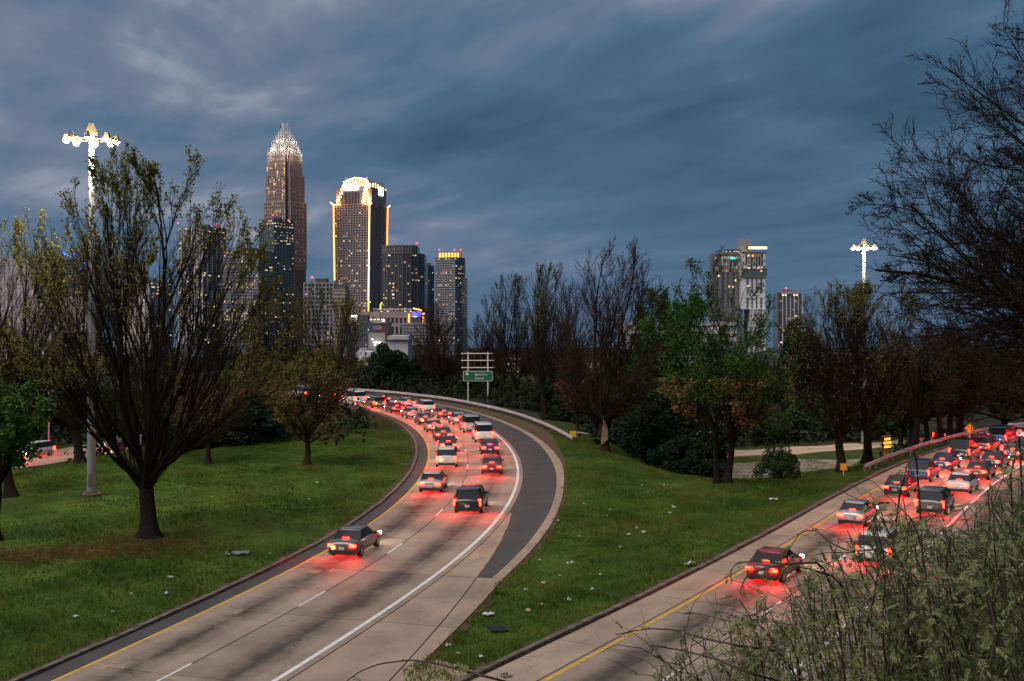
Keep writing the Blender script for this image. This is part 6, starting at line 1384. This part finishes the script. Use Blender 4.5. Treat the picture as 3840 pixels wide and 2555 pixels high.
        # rooted: the last point runs down into the bank
        e = pts[-1]; foot = Vector((e.x+0.25, e.y+0.2, land1(e.x+0.25, e.y+0.2)-0.05)); tn = (pts[-1]-pts[-4]).normalized(); cc = e+tn*0.9; foot = Vector((cc.x+0.15, cc.y+0.1, land1(cc.x+0.15, cc.y+0.1)-0.05)); pts += [e*(1-k/9)**2+cc*(2*(k/9)*(1-k/9))+foot*(k/9)**2 for k in range(1, 10)]
        if 'bottom edge' in lb: foot0 = pts[0]
        O = foot; o = empty('vine_runner', O); tag(o, lb, 'vine', 'vines in front of the viewpoint'); n = len(pts)
        V, F = tubes([([tuple(p-O) for p in pts], [0.0035+0.0045*min(1, k/25) for k in range(n)])], 6); obj('stem', mesh_np('stem', V, F, M_vstem, True), o)
        for k in range(2, 40, 2 if 'bottom' not in lb else 5):
            if r.random() < 0.75: obj('leaf', LEAFM[k % 4][2], o, pts[k]-O, (r.gauss(0, .5), r.gauss(0, .5), r.uniform(0, 6.28)), (r.uniform(0.45, 0.9),)*3)
            if k % 4 == 0: nb = MB().bar(pts[k]-O, pts[k]-O+Vector((r.gauss(0, .012), 0, r.uniform(0.008, 0.02))), 0.005, 5, 0.002); nb.build('bud', M_vstem, o)
thicket()

# ------------------------------------------------------------------ litter
M_paper = plain('litter_white', (0.55, 0.56, 0.55), 0.6); M_paper2 = plain('litter_tan', (0.42, 0.27, 0.17), 0.7); M_film = plain('clear_film', (0.16, 0.20, 0.17), 0.3); M_blk = plain('black_plastic', (0.015, 0.015, 0.018), 0.5)
def scrap(seed, w, l, h, mat):
    r = random.Random(seed); n, m = 5, 5; V = []; F = []
    for i in range(n):
        for j in range(m):
            e = 0.25*(r.random()-.5); V.append((w*(i/(n-1)-.5+e*0.3), l*(j/(m-1)-.5+e*0.3), h*r.random()**1.5+0.01))
    for i in range(n-1):
        for j in range(m-1):
            if r.random() < 0.9 or (i, j) == (1, 1): a = i*m+j; F.append((a, a+1, a+m+1, a+m))
    return mesh_from('scrap', V, F, mat)
def litter():
    S = [scrap(1, 0.28, 0.2, 0.12, M_paper), scrap(2, 0.4, 0.16, 0.12, M_paper), scrap(3, 0.2, 0.2, 0.14, M_paper), scrap(4, 0.3, 0.2, 0.12, M_paper2)]; k = 0
    c6 = [(1748, 95), (1910, 187), (1560, 222), (1940, 138), (2135, 270), (2190, 312), (2078, 325), (2017, 415), (1715, 337), (1418, 515), (1625, 540), (1662, 543), (1570, 628), (1870, 628), (1320, 743), (1807, 737), (1635, 818), (745, 1167), (820, 1222), (990, 1240)]
    P = [(1300+a/1.964, 1850+b/1.964) for a, b in c6]+[(2300+a/1.5305, 1750+b/1.5305) for a, b in ((167, 118), (290, 118), (345, 242), (325, 280), (130, 365), (88, 410), (175, 395), (40, 480))]
    for u, v in P:
        x, y, z = hit(u, v); o = obj('litter_scrap', S[k % 3], None, (x, y, z+0.10), (0.1, 0.2, k*1.1), (0.62+0.2*(k % 3),)*3); tag(o, 'small scrap of white litter in the grass between the two roads', 'litter', 'white litter between the roads'); k += 1
    for a, b in ((1448, 683), (1440, 852), (1335, 893)):
        x, y, z = hit(1300+a/1.964, 1850+b/1.964); o = obj('litter_scrap', S[3], None, (x, y, z+0.09), (0, 0.2, a)); tag(o, 'scrap of tan paper litter in the grass between the two roads', 'litter', 'tan litter between the roads')
    Q = [(a/1.813, 1900+b/1.813) for a, b in ((1155, 500), (890, 628), (768, 740), (512, 772), (1840, 340), (1130, 612))]+[(a/1.813, 1300+b/1.813) for a, b in ((2155, 935), (2100, 1053), (1440, 1040))]
    for u, v in Q:
        x, y, z = hit(u, v); o = obj('litter_scrap', S[k % 3], None, (x, y, z+0.10), (0.1, 0.2, k*0.9), (0.75,)*3); tag(o, 'small scrap of white litter on the lawn left of the bend', 'litter', 'white litter on the lawn'); k += 1
    def one(name, me, u, v, label, rz=0, s=1, dz=0.08): x, y, z = hit(u, v); return tag(obj(name, me, None, (x, y, z+dz), (0, 0, rz), (s, s, s)), label, 'litter')
    one('paper_sheet', scrap(8, 0.55, 0.25, 0.12, M_paper), 1830, 2314, 'flat white litter sheet near the tip of the grass wedge')
    one('paper_sheet', scrap(9, 0.65, 0.25, 0.14, M_paper), 2900, 1882, 'white paper strip on the grass below the round shrub')
    one('crushed_carton', scrap(10, 0.6, 0.4, 0.2, plain('printed_carton', (0.50, 0.55, 0.62), 0.5, var=0.5, scale=12)), 2588, 2125, 'crushed blue and white carton beside the straight road kerb', 0.6)
    one('plastic_bag', scrap(11, 1.3, 0.5, 0.16, M_film), 888, 2090, 'large clear plastic sheet lying on the lawn', 0.2)
    x, y, z = hit(1865, 2375); o = empty('plastic_grille', (x, y, z+0.12), 0.5); o.rotation_euler = (0.15, 0.1, 0.5); tag(o, 'black slatted plastic grille lying on the grass wedge', 'litter')
    for i in range(4): m = MB(); m.box((0, -0.24+0.16*i, 0.03), (0.7, 0.12, 0.04)); m.build('slat', M_blk, o)
    m = MB()
    for s in (-1, 1): m.box((s*0.37, 0, 0.03), (0.05, 0.66, 0.07))
    m.build('frame', M_blk, o)
    # tree stake
    x, y, z = hit(1168, 1746); o = MB().bar((0, 0, -0.05), (-0.6, 0.1, 2.6), 0.03, 6).build('tree_stake', M_galv); o.location = (x, y, z); tag(o, 'thin pale stake leaning on the small golden tree', 'stake')
litter()
